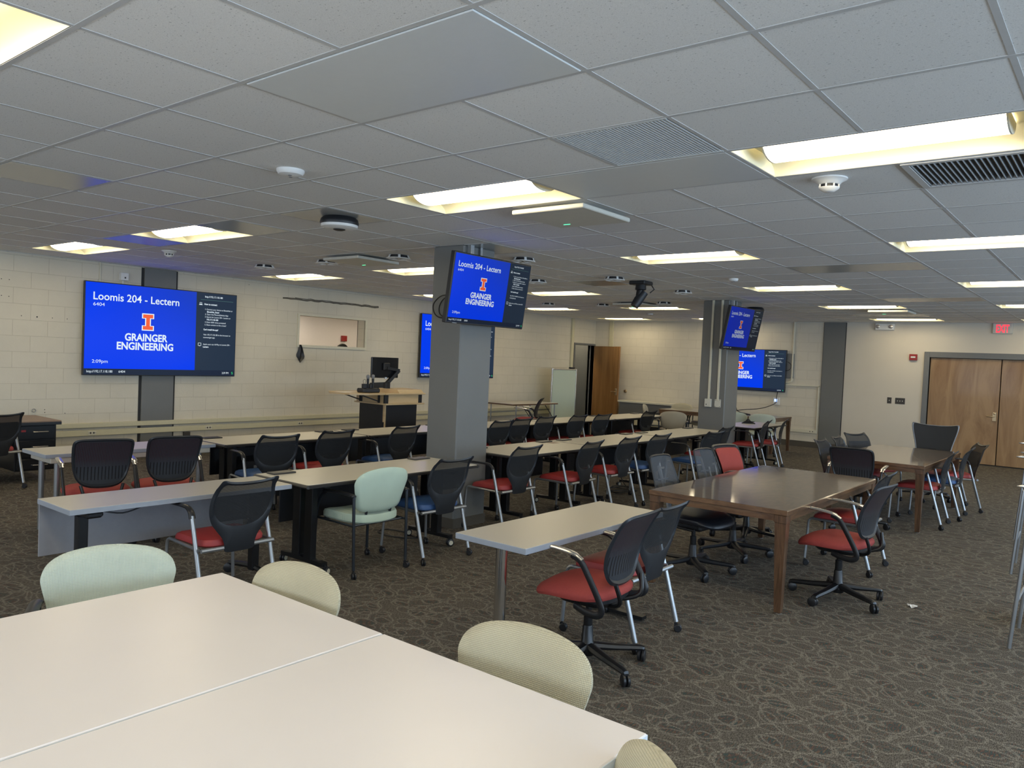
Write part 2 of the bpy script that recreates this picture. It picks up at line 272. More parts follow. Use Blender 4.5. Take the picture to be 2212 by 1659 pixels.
# ------------------------------------------------ mesh builder
def crom(pts, k=6, closed=False):
    P = [Vector(p) for p in pts]; n = len(P); out = []
    rng = range(n) if closed else range(n-1)
    for i in rng:
        a = P[(i-1) % n] if closed or i > 0 else P[0]
        b = P[i]; c = P[(i+1) % n]
        d = P[(i+2) % n] if closed or i+2 < n else P[-1]
        for j in range(k):
            t = j/k
            out.append(.5*((2*b)+(c-a)*t+(2*a-5*b+4*c-d)*t*t+(3*b-a-3*c+d)*t**3))
    if not closed: out.append(P[-1])
    return out
class MB:
    def __init__(s): s.v = []; s.f = []; s.m = []; s.mi = 0
    def add(s, vs, fs):
        o = len(s.v); s.v += [tuple(p) for p in vs]; s.f += [tuple(i+o for i in f) for f in fs]; s.m += [s.mi]*len(fs); return s
    def box(s, x0, x1, y0, y1, z0, z1):
        vs = [(x, y, z) for z in (z0, z1) for y in (y0, y1) for x in (x0, x1)]
        return s.add(vs, [(0, 2, 3, 1), (4, 5, 7, 6), (0, 1, 5, 4), (2, 6, 7, 3), (0, 4, 6, 2), (1, 3, 7, 5)])
    def rbox(s, x0, x1, y0, y1, z0, z1, b=.004):
        """box with chamfered edges"""
        b = min(b, (x1-x0)/2.01, (y1-y0)/2.01, (z1-z0)/2.01)
        L = [(z0, b), (z0+b, 0), (z1-b, 0), (z1, b)]; vs = []
        for z, i in L:
            xa, xb, ya, yb = x0+i, x1-i, y0+i, y1-i
            c = b if i == 0 else b*.3
            vs += [(xa+c, ya, z), (xb-c, ya, z), (xb, ya+c, z), (xb, yb-c, z), (xb-c, yb, z), (xa+c, yb, z), (xa, yb-c, z), (xa, ya+c, z)]
        fs = [tuple(range(7, -1, -1)), tuple(range(24, 32))]
        for k in range(3):
            for i in range(8):
                j = (i+1) % 8; fs.append((k*8+i, k*8+j, k*8+8+j, k*8+8+i))
        return s.add(vs, fs)
    def bar(s, p, q, w, h, upv=(0, 0, 1)):
        p, q = Vector(p), Vector(q); d = (q-p).normalized(); u = Vector(upv)
        if abs(d.dot(u)) > .95: u = Vector((1, 0, 0))
        sd = d.cross(u).normalized()*w/2; uu = sd.cross(d).normalized()*h/2
        vs = [c+a*sd+b*uu for c in (p, q) for b in (-1, 1) for a in (-1, 1)]
        return s.add(vs, [(0, 1, 3, 2), (4, 6, 7, 5), (0, 4, 5, 1), (2, 3, 7, 6), (0, 2, 6, 4), (1, 5, 7, 3)])
    def tube(s, pts, r, n=10, flat=None, closed=False):
        P = [Vector(p) for p in pts]; m = len(P)
        rr = r if isinstance(r, (list, tuple)) else [r]*m
        vs = []; nprev = None
        for i in range(m):
            if closed: t = (P[(i+1) % m]-P[i-1]).normalized()
            else: t = (P[min(i+1, m-1)]-P[max(i-1, 0)]).normalized()
            if nprev is None:
                a = Vector((0, 0, 1)) if abs(t.z) < .9 else Vector((1, 0, 0))
                nn = (a-t*a.dot(t)).normalized()
            else: nn = (nprev-t*nprev.dot(t)).normalized()
            nprev = nn; bb = t.cross(nn)
            fx, fy = flat if flat else (1, 1)
            for k in range(n):
                th = 2*math.pi*k/n
                vs.append(P[i]+nn*math.cos(th)*rr[i]*fx+bb*math.sin(th)*rr[i]*fy)
        fs = []
        for i in range(m if closed else m-1):
            for k in range(n):
                k2 = (k+1) % n; i2 = (i+1) % m
                fs.append((i*n+k, i*n+k2, i2*n+k2, i2*n+k))
        if not closed: fs += [tuple(range(n-1, -1, -1)), tuple(range((m-1)*n, m*n))]
        return s.add(vs, fs)
    def lathe(s, prof, c=(0, 0, 0), axis='Z', n=24):
        vs = []; fs = []; c = Vector(c); m = len(prof)
        for r, z in prof:
            for k in range(n):
                t = 2*math.pi*k/n; a, b = r*math.cos(t), r*math.sin(t)
                p = {'Z': (a, b, z), 'Y': (b, z, a), 'X': (z, a, b)}[axis]
                vs.append(c+Vector(p))
        for i in range(m-1):
            for k in range(n):
                k2 = (k+1) % n; fs.append((i*n+k, i*n+k2, (i+1)*n+k2, (i+1)*n+k))
        fs += [tuple(range(n-1, -1, -1)), tuple(range((m-1)*n, m*n))]
        return s.add(vs, fs)
    def prism(s, poly, fn, t0, t1):
        """polygon (2d) extruded between t0 and t1; fn(a,b,t)->xyz"""
        n = len(poly); vs = [fn(a, b, t0) for a, b in poly]+[fn(a, b, t1) for a, b in poly]
        fs = [tuple(range(n-1, -1, -1)), tuple(range(n, 2*n))]+[(i, (i+1) % n, n+(i+1) % n, n+i) for i in range(n)]
        return s.add(vs, fs)
    def ringshell(s, outer, inner, fx, t, bulge=0):
        """ring between two index-matched outlines (y,z) mapped with fx(y,z)->x, thickness t"""
        n = len(outer); mid = [((a[0]+b[0])/2, (a[1]+b[1])/2) for a, b in zip(outer, inner)]
        loops = [(outer, 0, .25), (mid, 1, 1), (inner, 0, .25), (mid, -1, 1)]
        vs = []
        for lp, sg, k in loops:
            for y, z in lp: vs.append((fx(y, z)+sg*t/2*k, y, z))
        fs = []
        for L in range(4):
            M2 = (L+1) % 4
            for i in range(n):
                j = (i+1) % n; fs.append((L*n+i, L*n+j, M2*n+j, M2*n+i))
        return s.add(vs, fs)
    def fill(s, outline, fx, t=0, rings=5, dome=0):
        """filled outline mapped with fx, as a closed thin pad (t thick, dome adds puff in the middle)"""
        n = len(outline); cy = sum(p[0] for p in outline)/n; cz = sum(p[1] for p in outline)/n
        vs = []; fs = []; sides = (1, -1) if t or dome else (1,)
        for sg in sides:
            base = len(vs)
            for r in range(rings):
                k = 1-r/rings
                for y, z in outline:
                    yy = cy+(y-cy)*k; zz = cz+(z-cz)*k
                    vs.append((fx(yy, zz)+sg*(t/2 if r else t/2*.4)+sg*dome*(1-k**2.2), yy, zz))
            vs.append((fx(cy, cz)+sg*t/2+sg*dome, cy, cz))
            for r in range(rings-1):
                for i in range(n):
                    j = (i+1) % n; q = (base+r*n+i, base+r*n+j, base+(r+1)*n+j, base+(r+1)*n+i)
                    fs.append(q if sg > 0 else q[::-1])
            for i in range(n):
                j = (i+1) % n; q = (base+(rings-1)*n+i, base+(rings-1)*n+j, base+rings*n); fs.append(q if sg > 0 else q[::-1])
        if len(sides) == 2:
            o = rings*n+1
            for i in range(n):
                j = (i+1) % n; fs.append((i, o+i, o+j, j))
        return s.add(vs, fs)
    def cushion(s, a0, a1, b, prof, p=3.2, n=44, xf=None, taper=0):
        """superellipse pad: x from a0 to a1, half width b, prof=[(scale,z)...] bottom to top"""
        cx = (a0+a1)/2; a = (a1-a0)/2; vs = []; fs = []
        for k, z in prof:
            for i in range(n):
                t = 2*math.pi*i/n; c, d = math.cos(t), math.sin(t)
                x = cx+a*k*math.copysign(abs(c)**(2/p), c); y = b*k*math.copysign(abs(d)**(2/p), d)
                y *= 1+taper*(x-cx)/a
                q = (x, y, z); vs.append(xf(*q) if xf else q)
        m = len(prof)
        for i in range(m-1):
            for k in range(n):
                k2 = (k+1) % n; fs.append((i*n+k, i*n+k2, (i+1)*n+k2, (i+1)*n+k))
        fs += [tuple(range(n-1, -1, -1)), tuple(range((m-1)*n, m*n))]
        return s.add(vs, fs)
    def build(s, name, mat, parent=None, smooth=None, angle=38):
        me = bpy.data.meshes.new(name); me.from_pydata(s.v, [], s.f)
        mats = mat if isinstance(mat, (list, tuple)) else [mat]
        for q in mats: me.materials.append(Mt[q] if isinstance(q, str) else q)
        if len(mats) > 1: me.polygons.foreach_set('material_index', s.m)
        bm = bmesh.new(); bm.from_mesh(me); bmesh.ops.recalc_face_normals(bm, faces=bm.faces)
        if smooth is not False:
            for f in bm.faces: f.smooth = True
            for e in bm.edges:
                if len(e.link_faces) == 2 and e.calc_face_angle(0) > R(angle): e.smooth = False
        bm.to_mesh(me); bm.free(); me.update()
        o = bpy.data.objects.new(name, me); COL.objects.link(o)
        if parent: o.parent = parent
        return o
def tag(o, label=None, cat=None, group=None, kind=None):
    if label: o['label'] = label
    if cat: o['category'] = cat
    if group: o['group'] = group
    if kind: o['kind'] = kind
    return o
def thing(name, label, cat, loc=(0, 0, 0), rz=0, group=None):
    o = bpy.data.objects.new(name, None); COL.objects.link(o); o.empty_display_size = .1
    o.location = loc; o.rotation_euler = (0, 0, R(rz)); return tag(o, label, cat, group)
KIDS = {}
def kids(o): return [c for c in bpy.data.objects if c.parent is o]
def dup(root, loc=None, rz=None, label=None, group=None, swap=None):
    """copy a thing with its parts and sub-parts; swap maps a part name to another mesh"""
    def rec(o, par):
        c = o.copy(); COL.objects.link(c); c.parent = par
        if swap and o.data is not None:
            k = o.name.split('.')[0]
            if k in swap: c.data = swap[k]
        for ch in TREE.get(o.name, ()): rec(ch, c)
        return c
    global TREE
    TREE = {}
    for o in bpy.data.objects:
        if o.parent: TREE.setdefault(o.parent.name, []).append(o)
    r = rec(root, None)
    if loc is not None: r.location = loc
    if rz is not None: r.rotation_euler = (0, 0, R(rz))
    if label: r['label'] = label
    if group: r['group'] = group
    return r
def struct(name, mb, mat, **k):
    return tag(mb.build(name, mat, **k), kind='structure')
def mirror(half):
    """half outline from top centre to bottom centre on +y -> closed outline"""
    return half+[(-y, z) for y, z in reversed(half[1:-1])]
def outline(half, k=4):
    pts = crom([(y, z, 0) for y, z in mirror(half)], k, True)
    return [(p.x, p.y) for p in pts]
_txt = {}
def text_geo(s, bold):
    key = (s, bold)
    if key in _txt: return _txt[key]
    cu = bpy.data.curves.new('t', 'FONT'); cu.body = s; cu.size = 1; cu.resolution_u = 3; cu.offset = bold
    ob = bpy.data.objects.new('t', cu); COL.objects.link(ob)
    dg = bpy.context.evaluated_depsgraph_get(); me = bpy.data.meshes.new_from_object(ob.evaluated_get(dg))
    vs = [(v.co.x, v.co.y) for v in me.vertices]; fs = [tuple(p.vertices) for p in me.polygons]
    bpy.data.objects.remove(ob); bpy.data.curves.remove(cu); bpy.data.meshes.remove(me)
    _txt[key] = (vs, fs); return vs, fs
def put_text(mb, s, fn, x0, x1, yb, capref='H', h=None, bold=0.0):
    """text from x0 to x1 (fitted), baseline yb; height h = cap height or natural"""
    vs, fs = text_geo(s, bold)
    if not vs: return
    a = min(v[0] for v in vs); b = max(v[0] for v in vs); cap = .70
    sx = (x1-x0)/(b-a); sy = (h/cap) if h else sx
    mb.add([fn(x0+(x-a)*sx, yb+y*sy) for x, y in vs], fs)

# ================================================ SETTING
def slab_with_holes(mb, axis, c0, c1, a0, a1, z0, z1, holes):
    """wall slab between c0..c1 on axis, spanning a0..a1, with rectangular holes (a0,a1,z0,z1)"""
    A = sorted({a0, a1, *[h[0] for h in holes], *[h[1] for h in holes]}); Z = sorted({z0, z1, *[h[2] for h in holes], *[h[3] for h in holes]})
    for i in range(len(A)-1):
        run = None
        for j in range(len(Z)-1):
            am, zm = (A[i]+A[i+1])/2, (Z[j]+Z[j+1])/2
            if any(h[0] < am < h[1] and h[2] < zm < h[3] for h in holes): continue
            if axis == 'x': mb.box(c0, c1, A[i], A[i+1], Z[j], Z[j+1])
            else: mb.box(A[i], A[i+1], c0, c1, Z[j], Z[j+1])
fl = MB(); fl.box(XL-3.2, XR+.3, YF-.3, YB+.3, -.1, 0); struct('floor', fl, 'carpet', smooth=False)
IW = (7.20, 8.71, 1.815, 2.335); DL = (15.92, 16.86, 0, 2.17); DB = (.30, 2.86, 0, 2.135)
mb = MB(); slab_with_holes(mb, 'x', XL-.2, XL, YF-.2, YB+.2, 0, H+.25, [IW, DL]); struct('wall_left', mb, 'wall_l', smooth=False)
mb = MB(); slab_with_holes(mb, 'y', YB, YB+.2, XL-.2, -1.86, 0, H+.25, []); struct('wall_back', mb, 'wall_b', smooth=False)
mb = MB(); slab_with_holes(mb, 'y', YB, YB+.2, -1.86, XR+.2, 0, H+.25, [DB]); struct('wall_back_right', mb, 'plaster', smooth=False)
mb = MB(); slab_with_holes(mb, 'x', XR, XR+.2, YF-.2, YB+.2, 0, H+.25, [(a, b, .95, 2.45) for a, b in WIN_R]); struct('wall_right', mb, 'plaster', smooth=False)
mb = MB(); slab_with_holes(mb, 'y', YF-.2, YF, XL-.2, XR+.2, 0, H+.25, [(a, b, .95, 2.45) for a, b in WIN_F]); struct('wall_front', mb, 'plaster', smooth=False)
k = 2
for lst, ax in ((WIN_R, 'x'), (WIN_F, 'y')):
    for a, b in lst:
        mb = MB(); t = .05
        for (p, q, z0, z1) in ((a, b, .95, .95+t), (a, b, 2.45-t, 2.45), (a, a+t, .95+t, 2.45-t), (b-t, b, .95+t, 2.45-t), ((a+b)/2-t/2, (a+b)/2+t/2, .95+t, 2.45-t)):
            if ax == 'x': mb.box(XR+.02, XR+.08, p, q, z0, z1)
            else: mb.box(p, q, YF-.08, YF-.02, z0, z1)
        struct('window_%d' % k, mb, 'frame_grey', smooth=False); k += 1
# ceiling: tiles with openings for the luminaires and vents
LIGHTS = [(i, j) for j in (-1, 4, 9, 14, 19, 24) for i in (-11, -7, -1, 3, 7)]  # the rightmost column is out of view, added for its light
LIGHTS += [(-1, -6), (3, -6)]  # unseen fixtures behind the camera, also added for light
holes = set()
for i, j in LIGHTS: holes |= {(i, j), (i+1, j)}
VENT = [(4, 5), (5, 5)]; holes |= set(VENT) | {(2, 3)}
mb = MB()
i0, i1 = math.floor(XL/CELL)-1, math.ceil(XR/CELL)+1; j0, j1 = math.floor(YF/CELL)-1, math.ceil(YB/CELL)+1
for i in range(i0, i1):
    for j in range(j0, j1):
        if (i, j) in holes: continue
        x0, x1, y0, y1 = max(i*CELL, XL), min((i+1)*CELL, XR), max(j*CELL, YF), min((j+1)*CELL, YB)
        if x1-x0 > .01 and y1-y0 > .01: mb.box(x0, x1, y0, y1, H+.001, H+.03)
struct('ceiling', mb, 'tile', smooth=False)
mb = MB(); tb = .011
for i in range(i0, i1+1):
    x = i*CELL
    if XL < x < XR:
        js = [j for j in range(j0, j1) if not ((i-1, j) in holes and (i, j) in holes and not ((i, j) in LIGHTS))]
        for j in js:
            y0, y1 = max(j*CELL, YF), min((j+1)*CELL, YB)
            if y1 > y0: mb.box(x-tb, x+tb, y0+(tb if j != js[0] else 0), y1+tb, H-.0012, H+.008)
for j in range(j0, j1+1):
    y = j*CELL
    if YF < y < YB:
        mb.box(XL, XR, y-tb, y+tb, H-.0018, H+.007)
mb.box(XL, XL+.02, YF, YB, H-.004, H+.006); mb.box(XL, XR, YB-.02, YB, H-.004, H+.006)
struct('trim_1', mb, 'tbar', smooth=False)
mb = MB(); mb.box(XL-3.2, XR+.3, YF-.3, YB+.3, H+.26, H+.3); struct('ceiling_deck', mb, 'hall', smooth=False)
# dark steel wall posts, columns, bases
mb = MB(); mb.box(XL, XL+.006, 4.385, 4.945, 0, H); mb.mi = 1; mb.box(XL, XL+.03, 4.42, 4.91, 0, H); struct('trim_2', mb, ['recess', 'grey'], smooth=False)
mb = MB(); mb.box(-1.875, -1.385, YB-.006, YB, 0, H); mb.mi = 1; mb.box(-1.86, -1.40, YB-.03, YB, 0, H); struct('trim_3', mb, ['recess', 'grey'], smooth=False)
COLS = [(-2.04, -1.616, 4.54, 5.02), (-2.08, -1.616, 11.04, 11.55)]
for nm, (a, b, c, d) in zip(('near', 'far'), COLS):
    mb = MB(); mb.rbox(a, b, c, d, .0, H, .012); struct('wall_column_'+nm, mb, 'grey', smooth=False)
    mb = MB(); mb.box(a-.006, b+.006, c-.006, d+.006, 0, .10); struct('baseboard_column_'+nm, mb, 'base', smooth=False)
mb = MB(); mb.box(XL, .18, YB-.034, YB, 0, .13); struct('baseboard_back', mb, 'base', smooth=False)
mb = MB(); mb.box(XL, XL+.035, YF, 15.85, 0, .11); struct('baseboard_left', mb, 'base', smooth=False)
# room seen through the wall opening
mb = MB(); mb.box(XL-2.9, XL-2.7, 4.5, 13, 0, H); mb.box(XL-2.9, XL-.2, 4.4, 4.5, 0, H); mb.box(XL-2.9, XL-.2, 13, 13.1, 0, H)
struct('wall_control_room', mb, 'hall', smooth=False)
mb = MB(); mb.box(XL-2.9, XL-.2, 4.4, 13.1, 2.47, 2.50); struct('ceiling_control_room', mb, 'tile', smooth=False)
mb = MB()
a, b, c, d = IW
for q in ((a-.0, b, c-.045, c), (a, b, d, d+.03), (a-.04, a, c-.045, d+.03), (b, b+.04, c-.045, d+.03)): mb.box(XL-.01, XL+.025, *q)
struct('window_1', mb, 'cream_l', smooth=False)
mb = MB(); mb.box(XL-.30, XL-.26, 8.78, 8.84, 0, 2.47); struct('trim_4', mb, 'recess', smooth=False)
# left doorway and corridor
mb = MB(); mb.box(XL-1.0, XL-.9, 15.0, 18.0, 0, H); mb.box(XL-1.0, XL-.2, 15.0, 15.1, 0, H); mb.box(XL-1.0, XL-.2, YB, YB+.1, 0, H); struct('wall_corridor', mb, 'frame_grey', smooth=False)
mb = MB(); a, b = DL[0], DL[1]
mb.box(XL-.21, XL+.02, a-.05, a, 0, 2.17); mb.box(XL-.21, XL+.02, b-.0, b+.035, 0, 2.17); mb.box(XL-.21, XL+.02, a-.05, b+.035, 2.17, 2.22); mb.box(XL-.12, XL-.10, a, a+.03, 0, 2.17); mb.box(XL-.12, XL-.10, b-.03, b, 0, 2.17)
struct('trim_5', mb, 'frame_grey', smooth=False)
def lever(par, x, y, z, dx, flip=1, mat='brass'):
    m_ = MB(); m_.rbox(x-.035, x+.035, y-.012*flip if flip > 0 else y, y if flip > 0 else y+.012, z-.09, z+.09, .004)
    m_.tube([(x, y, z), (x, y-.05*flip, z), (x+dx*.03, y-.055*flip, z), (x+dx*.13, y-.055*flip, z)], .011, 8)
    m_.lathe([(.02, 0), (.02, -.014*flip), (.012, -.02*flip)], (x, y-.004*flip, z+.06), 'Y', 12)
    return m_.build('door_handle', mat, par)
# open door leaf (hinge at the far jamb)
dl = bpy.data.objects.new('door_1', None); COL.objects.link(dl); dl['kind'] = 'structure'; dl.location = (-7.90, 16.80, 0)
ang = math.atan2(16.49-16.80, -6.90+7.90); dl.rotation_euler = (0, 0, ang)
mb = MB(); mb.rbox(0, 1.03, -.022, .022, .012, 2.16, .003); mb.build('door_leaf', 'door_d', dl, smooth=False); lever(dl, .96, -.022, .97, -1)
# double doors
mb = MB(); a, b = DB[0], DB[1]; e = .10
mb.rbox(a-e, a, YB-.035, YB+.12, 0, DB[3]+.115, .004); mb.rbox(b, b+e, YB-.035, YB+.12, 0, DB[3]+.115, .004); mb.rbox(a, b, YB-.035, YB+.12, DB[3], DB[3]+.115, .004)
struct('trim_6', mb, 'frame_grey', smooth=False)
mb = MB(); mb.box(a, b, YB+.125, YB+.14, 0, 2.2); mb.box(a, b, YB-.01, YB+.12, 0, .012); struct('trim_7', mb, 'recess', smooth=False)
for n_, x0, x1, hs in ((2, .31, 1.575, -1), (3, 1.585, 2.85, 1)):
    d_ = bpy.data.objects.new('door_%d' % n_, None); COL.objects.link(d_); d_['kind'] = 'structure'; d_.location = (x0, YB+.02, 0)
    mb = MB(); mb.rbox(.003, x1-x0-.003, 0, .045, .02, 2.128, .003); mb.build('door_leaf', 'door', d_, smooth=False)
    if hs < 0: lever(d_, x1-x0-.065, 0, .99, -1)

# ================================================ CEILING THINGS
ROWN = {-6: 'added unseen behind the camera', -1: 'in the nearest row', 4: 'in the second row', 9: 'in the third row', 14: 'in the fourth row', 19: 'in the fifth row', 24: 'in the last row'}
COLN = {-11: 'closest to the left wall', -7: 'second out from the left wall', -1: 'just right of the pillar line', 3: 'above the wooden tables side', 7: 'added out of view at the right'}
LW, LH = 2*CELL-.03, CELL-.03
def lamp_proto():
    t = thing('ceiling_light', 'x', 'ceiling light', group='recessed fluorescent ceiling lights')
    mb = MB(); a, b = LW/2, LH/2; n = 8
    prof = [(-b, 0)]+[(-b+(b-.10)*(1-math.cos(math.pi/2*k/n)), .088*math.sin(math.pi/2*k/n)) for k in range(1, n+1)]
    prof = prof+[(-y, z) for y, z in reversed(prof)]
    vs = []; fs = []
    for x in (-a, a):
        vs += [(x, y, z) for y, z in prof]
    m_ = len(prof)
    for i in range(m_-1): fs.append((i, i+1, m_+i+1, m_+i))
    fs += [tuple(range(m_)), tuple(range(m_, 2*m_))]
    mb.add(vs, fs)
    mb.build('housing', 'pan', t, angle=50)
    mb = MB(); n = 14; pr = [(-.145*math.cos(math.pi*k/n), .082-.078*math.sin(math.pi*k/n)) for k in range(n+1)]
    ax = a-.10; vs = [(x, y, z) for x in (-ax, ax) for y, z in pr]; q = len(pr)
    fs = [(i, i+1, q+i+1, q+i) for i in range(q-1)]+[tuple(range(q)), tuple(range(q, 2*q)), (0, q-1, 2*q-1, q)]
    mb.add(vs, fs); mb.build('lamp_basket', 'lamp', t, angle=50)
    for s in (-1, 1):
        mb = MB(); x = s*(ax+.006); vs = [(x+dx, y*1.03, z-.002) for dx in (-.004, .004) for y, z in pr]
        mb.add(vs, fs); mb.build('basket_end', 'offwhite', t, angle=50)
    return t
lp = lamp_proto(); first = True
for i, j in LIGHTS:
    c = lp if first else dup(lp); first = False
    c.location = ((i+1)*CELL, (j+.5)*CELL, H); c['label'] = ('lit ceiling light %s, %s' % (ROWN[j], COLN[i])) 
def disc_light(x, y, label):
    t = thing('downlight', label, 'downlight', (x, y, H), group='small round open downlights')
    mb = MB(); mb.lathe([(.112, -.030), (.138, -.032), (.138, -.040), (.112, -.042), (.110, -.036)], n=28); mb.build('trim_ring', 'white', t)
    mb = MB(); mb.lathe([(.108, 0), (.110, -.034), (.09, -.036)], n=28); mb.build('dark_opening', 'black', t)
    mb = MB()
    for k in range(3):
        a = R(60*k+20); mb.bar((.115*math.cos(a), .115*math.sin(a), -.002), (.132*math.cos(a), .132*math.sin(a), -.034), .026, .006); mb.bar((.114*math.cos(a), .114*math.sin(a), -.039), (-.114*math.cos(a), -.114*math.sin(a), -.039), .022, .004); mb.bar((-.115*math.cos(a), -.115*math.sin(a), -.002), (-.132*math.cos(a), -.132*math.sin(a), -.034), .026, .006)
    mb.build('cross_blade', 'white', t)
for x, y, l in ((-4.26, 4.91, 'round open downlight beside the square white ceiling panel, left of the near pillar'), (-2.95, 4.9, 'round open downlight between the square white ceiling panel and the near pillar'),
                (-5.62, 4.93, 'leftmost small round downlight, over the light nearest the wall opening'), (-1.70, 5.60, 'round open downlight just right of the near pillar top'),
                (-2.97, 7.55, 'round downlight seen at the right edge of the near pillar screen'), (-1.71, 7.55, 'round downlight left of the ceiling camera'),
                (-1.66, 9.41, 'round downlight right of the ceiling camera, before the far pillar'), (-4.40, 11.56, 'round downlight left of the far square white ceiling panel'),
                (-2.96, 11.31, 'round downlight right of the far square white ceiling panel, left of the far pillar'), (-5.45, 11.22, 'farthest small round downlight, over the left end of the back desks')):
    disc_light(x, y, l)
def dome(x, y, label, r=.16):
    t = thing('ceiling_speaker', label, 'ceiling speaker', (x, y, H), group='round hanging ceiling speakers')
    mb = MB(); mb.lathe([(r*.8, 0), (r*.95, -.02), (r, -.05), (r*.97, -.065)], n=32); mb.build('speaker_body', 'black', t)
    mb = MB(); mb.lathe([(r*.96, -.062), (r*.93, -.085), (r*.7, -.098), (r*.2, -.10)], n=32); mb.build('white_cover', 'white', t)
    mb = MB(); mb.lathe([(.05, 0), (.05, -.105), (.03, -.112)], n=20); mb.build('centre_badge', 'black', t)
dome(-1.58, 2.96, 'round black and white device hanging from the ceiling, left of the middle light')
dome(-1.80, 12.6, 'round black and white device under the ceiling beside the far pillar screen')
def array_mic(i, j, label):
    t = thing('ceiling_panel', label, 'ceiling microphone panel', ((i+.5)*CELL, (j+.5)*CELL, H), group='square white ceiling microphone panels')
    mb = MB(); h = CELL/2-.01; mb.rbox(-h, h, -h, h, -.055, -.022, .006); mb.build('panel_body', 'offwhite', t, smooth=False)
    mb = MB(); mb.box(-.2, .2, -.2, .2, -.022, -.002); mb.build('mounting_box', 'black', t, smooth=False)
    mb = MB(); mb.rbox(-.20, -.14, -h+.5, -h+.508, -.058, -.054, .001); 
    o = mb.build('status_light', 'led', t, smooth=False); o['label'] = 'small green status light'
array_mic(0, 5, 'square white panel hanging below the ceiling by the middle ceiling light')
array_mic(-6, 7, 'square white ceiling panel left of the near pillar, above the lectern')
array_mic(-6, 17, 'square white ceiling panel beyond the ceiling camera')
array_mic(0, 20, 'square white ceiling panel far back, before the double doors')
def smoke(x, y, label, s=1.0):
    t = thing('smoke_detector', label, 'smoke detector', (x, y, H), group='ceiling smoke detectors')
    mb = MB(); mb.lathe([(.085*s, 0), (.085*s, -.008), (.062*s, -.020), (.052*s, -.034), (.048*s, -.036)], n=28); mb.build('base', 'white', t)
    mb = MB(); mb.lathe([(.044*s, -.036), (.044*s, -.052)], n=24); mb.build('sensing_chamber', 'black', t)
    mb = MB(); mb.lathe([(.050*s, -.052), (.048*s, -.058), (.028*s, -.074), (.020*s, -.078)], n=24)
    for k in range(8):
        a = R(45*k); mb.bar((.047*s*math.cos(a), .047*s*math.sin(a), -.034), (.047*s*math.cos(a), .047*s*math.sin(a), -.054), .008, .008)
    mb.build('cage', 'white', t)
smoke(2.22, 3.43, 'white conical smoke detector below the nearest right-hand ceiling light', 1.15)
smoke(-5.50, 3.53, 'smoke detector on the ceiling between the left lights and the wall screen', 1.0)
def sensor(x, y, label, r=.07):
    t = thing('occupancy_sensor', label, 'ceiling sensor', (x, y, H), group='white dome ceiling sensors')
    mb = MB(); mb.lathe([(r, 0), (r, -.012), (r*.86, -.030), (r*.5, -.038), (r*.1, -.040)], n=28); mb.build('dome', 'white', t)
    mb = MB()
    for s in (-1, 1): mb.lathe([(.014, -.030), (.014, -.038), (.008, -.042)], (s*.026*.78, s*.026*-.63, 0), n=14)
    mb.build('sensor_eye', 'hubg', t)
sensor(-.51, 1.72, 'flat white ceiling sensor with two grey eyes above the desks', .085)
sensor(-.32, 8.1, 'small white dome sensor on the ceiling above the far pillar', .06)
sensor(-4.72, 14.03, 'faint white dome sensor on the ceiling near the open door', .06)
# PTZ camera hanging from the ceiling
t = thing('ceiling_camera', 'black pan-tilt camera hanging from the ceiling between the pillars', 'camera', (-1.62, 8.09, H))
mb = MB(); mb.rbox(-.12, .12, -.12, .12, -.05, 0, .01); mb.lathe([(.07, -.05), (.075, -.11), (.06, -.12)], n=24); mb.build('mount_base', 'black', t)
mb = MB(); mb.tube([(0, 0, -.10), (-.01, -.01, -.2)], .05, 16); mb.build('yoke', 'black', t)
mb = MB(); mb.tube([(.04, .03, -.14), (-.02, -.02, -.26), (-.05, -.06, -.34)], [.06, .065, .055], 20); mb.build('camera_head', 'char', t)
mb = MB(); mb.tube([(.11, .10, -.05), (.14, .12, -.10), (.10, .08, -.15)], .008, 8); mb.build('cable', 'cable', t)
# vents and flat panels
t = thing('air_vent', 'large grey ceiling vent with slanted louvre blades, at the right', 'vent', (5*CELL, 5.5*CELL, H))
mb = MB(); a, b = CELL, CELL/2
for q in ((-a+.015, a-.015, -b+.015, -b+.05), (-a+.015, a-.015, b-.05, b-.015), (-a+.015, -a+.05, -b+.05, b-.05), (a-.05, a-.015, -b+.05, b-.05)): mb.box(*q, -.008, .01)
mb.build('frame', 'tbar', t, smooth=False)
mb = MB()
for k in range(46):
    x = -a+.06+k*(2*a-.12)/45; mb.bar((x, -b+.05, .006), (x, b-.05, .006), .004, .022, (.35, 0, 1))
mb.build('louvre_blades', 'louver', t, smooth=False)
mb = MB(); mb.box(-a+.05, a-.05, -b+.05, b-.05, .03, .034); mb.build('duct_backing', 'black', t, smooth=False)
t = thing('air_grille', 'square perforated return grille set in the ceiling', 'vent', (2.5*CELL, 3.5*CELL, H))
mb = MB(); b = CELL/2-.013
for k in range(34):
    x = -b+.012+k*(2*b-.024)/33; mb.box(x-.0042, x+.0042, -b, b, -.002, .006)
for s in (-1, 1): mb.box(-b, b, s*b-.008, s*b+.008, -.003, .007)
mb.build('grille_bars', 'lens', t, smooth=False)
mb = MB(); mb.box(-b, b, -b, b, .016, .02); mb.build('dark_backing', 'louver', t, smooth=False)
def flat(name, i, j, ni, mat, label, cat='ceiling panel', proud=.0):
    mb = MB(); x0, x1, y0, y1 = i*CELL+.016, (i+ni)*CELL-.016, j*CELL+.016, (j+1)*CELL-.016
    mb.rbox(x0, x1, y0, y1, H-.0025-proud, H+.0005, .002); o = mb.build(name, mat, smooth=False)
    tag(o, label, cat)
flat('light_cover', 1, 1, 2, 'lens', 'large unlit frosted cover filling a double bay of the near ceiling', 'light cover', .004)
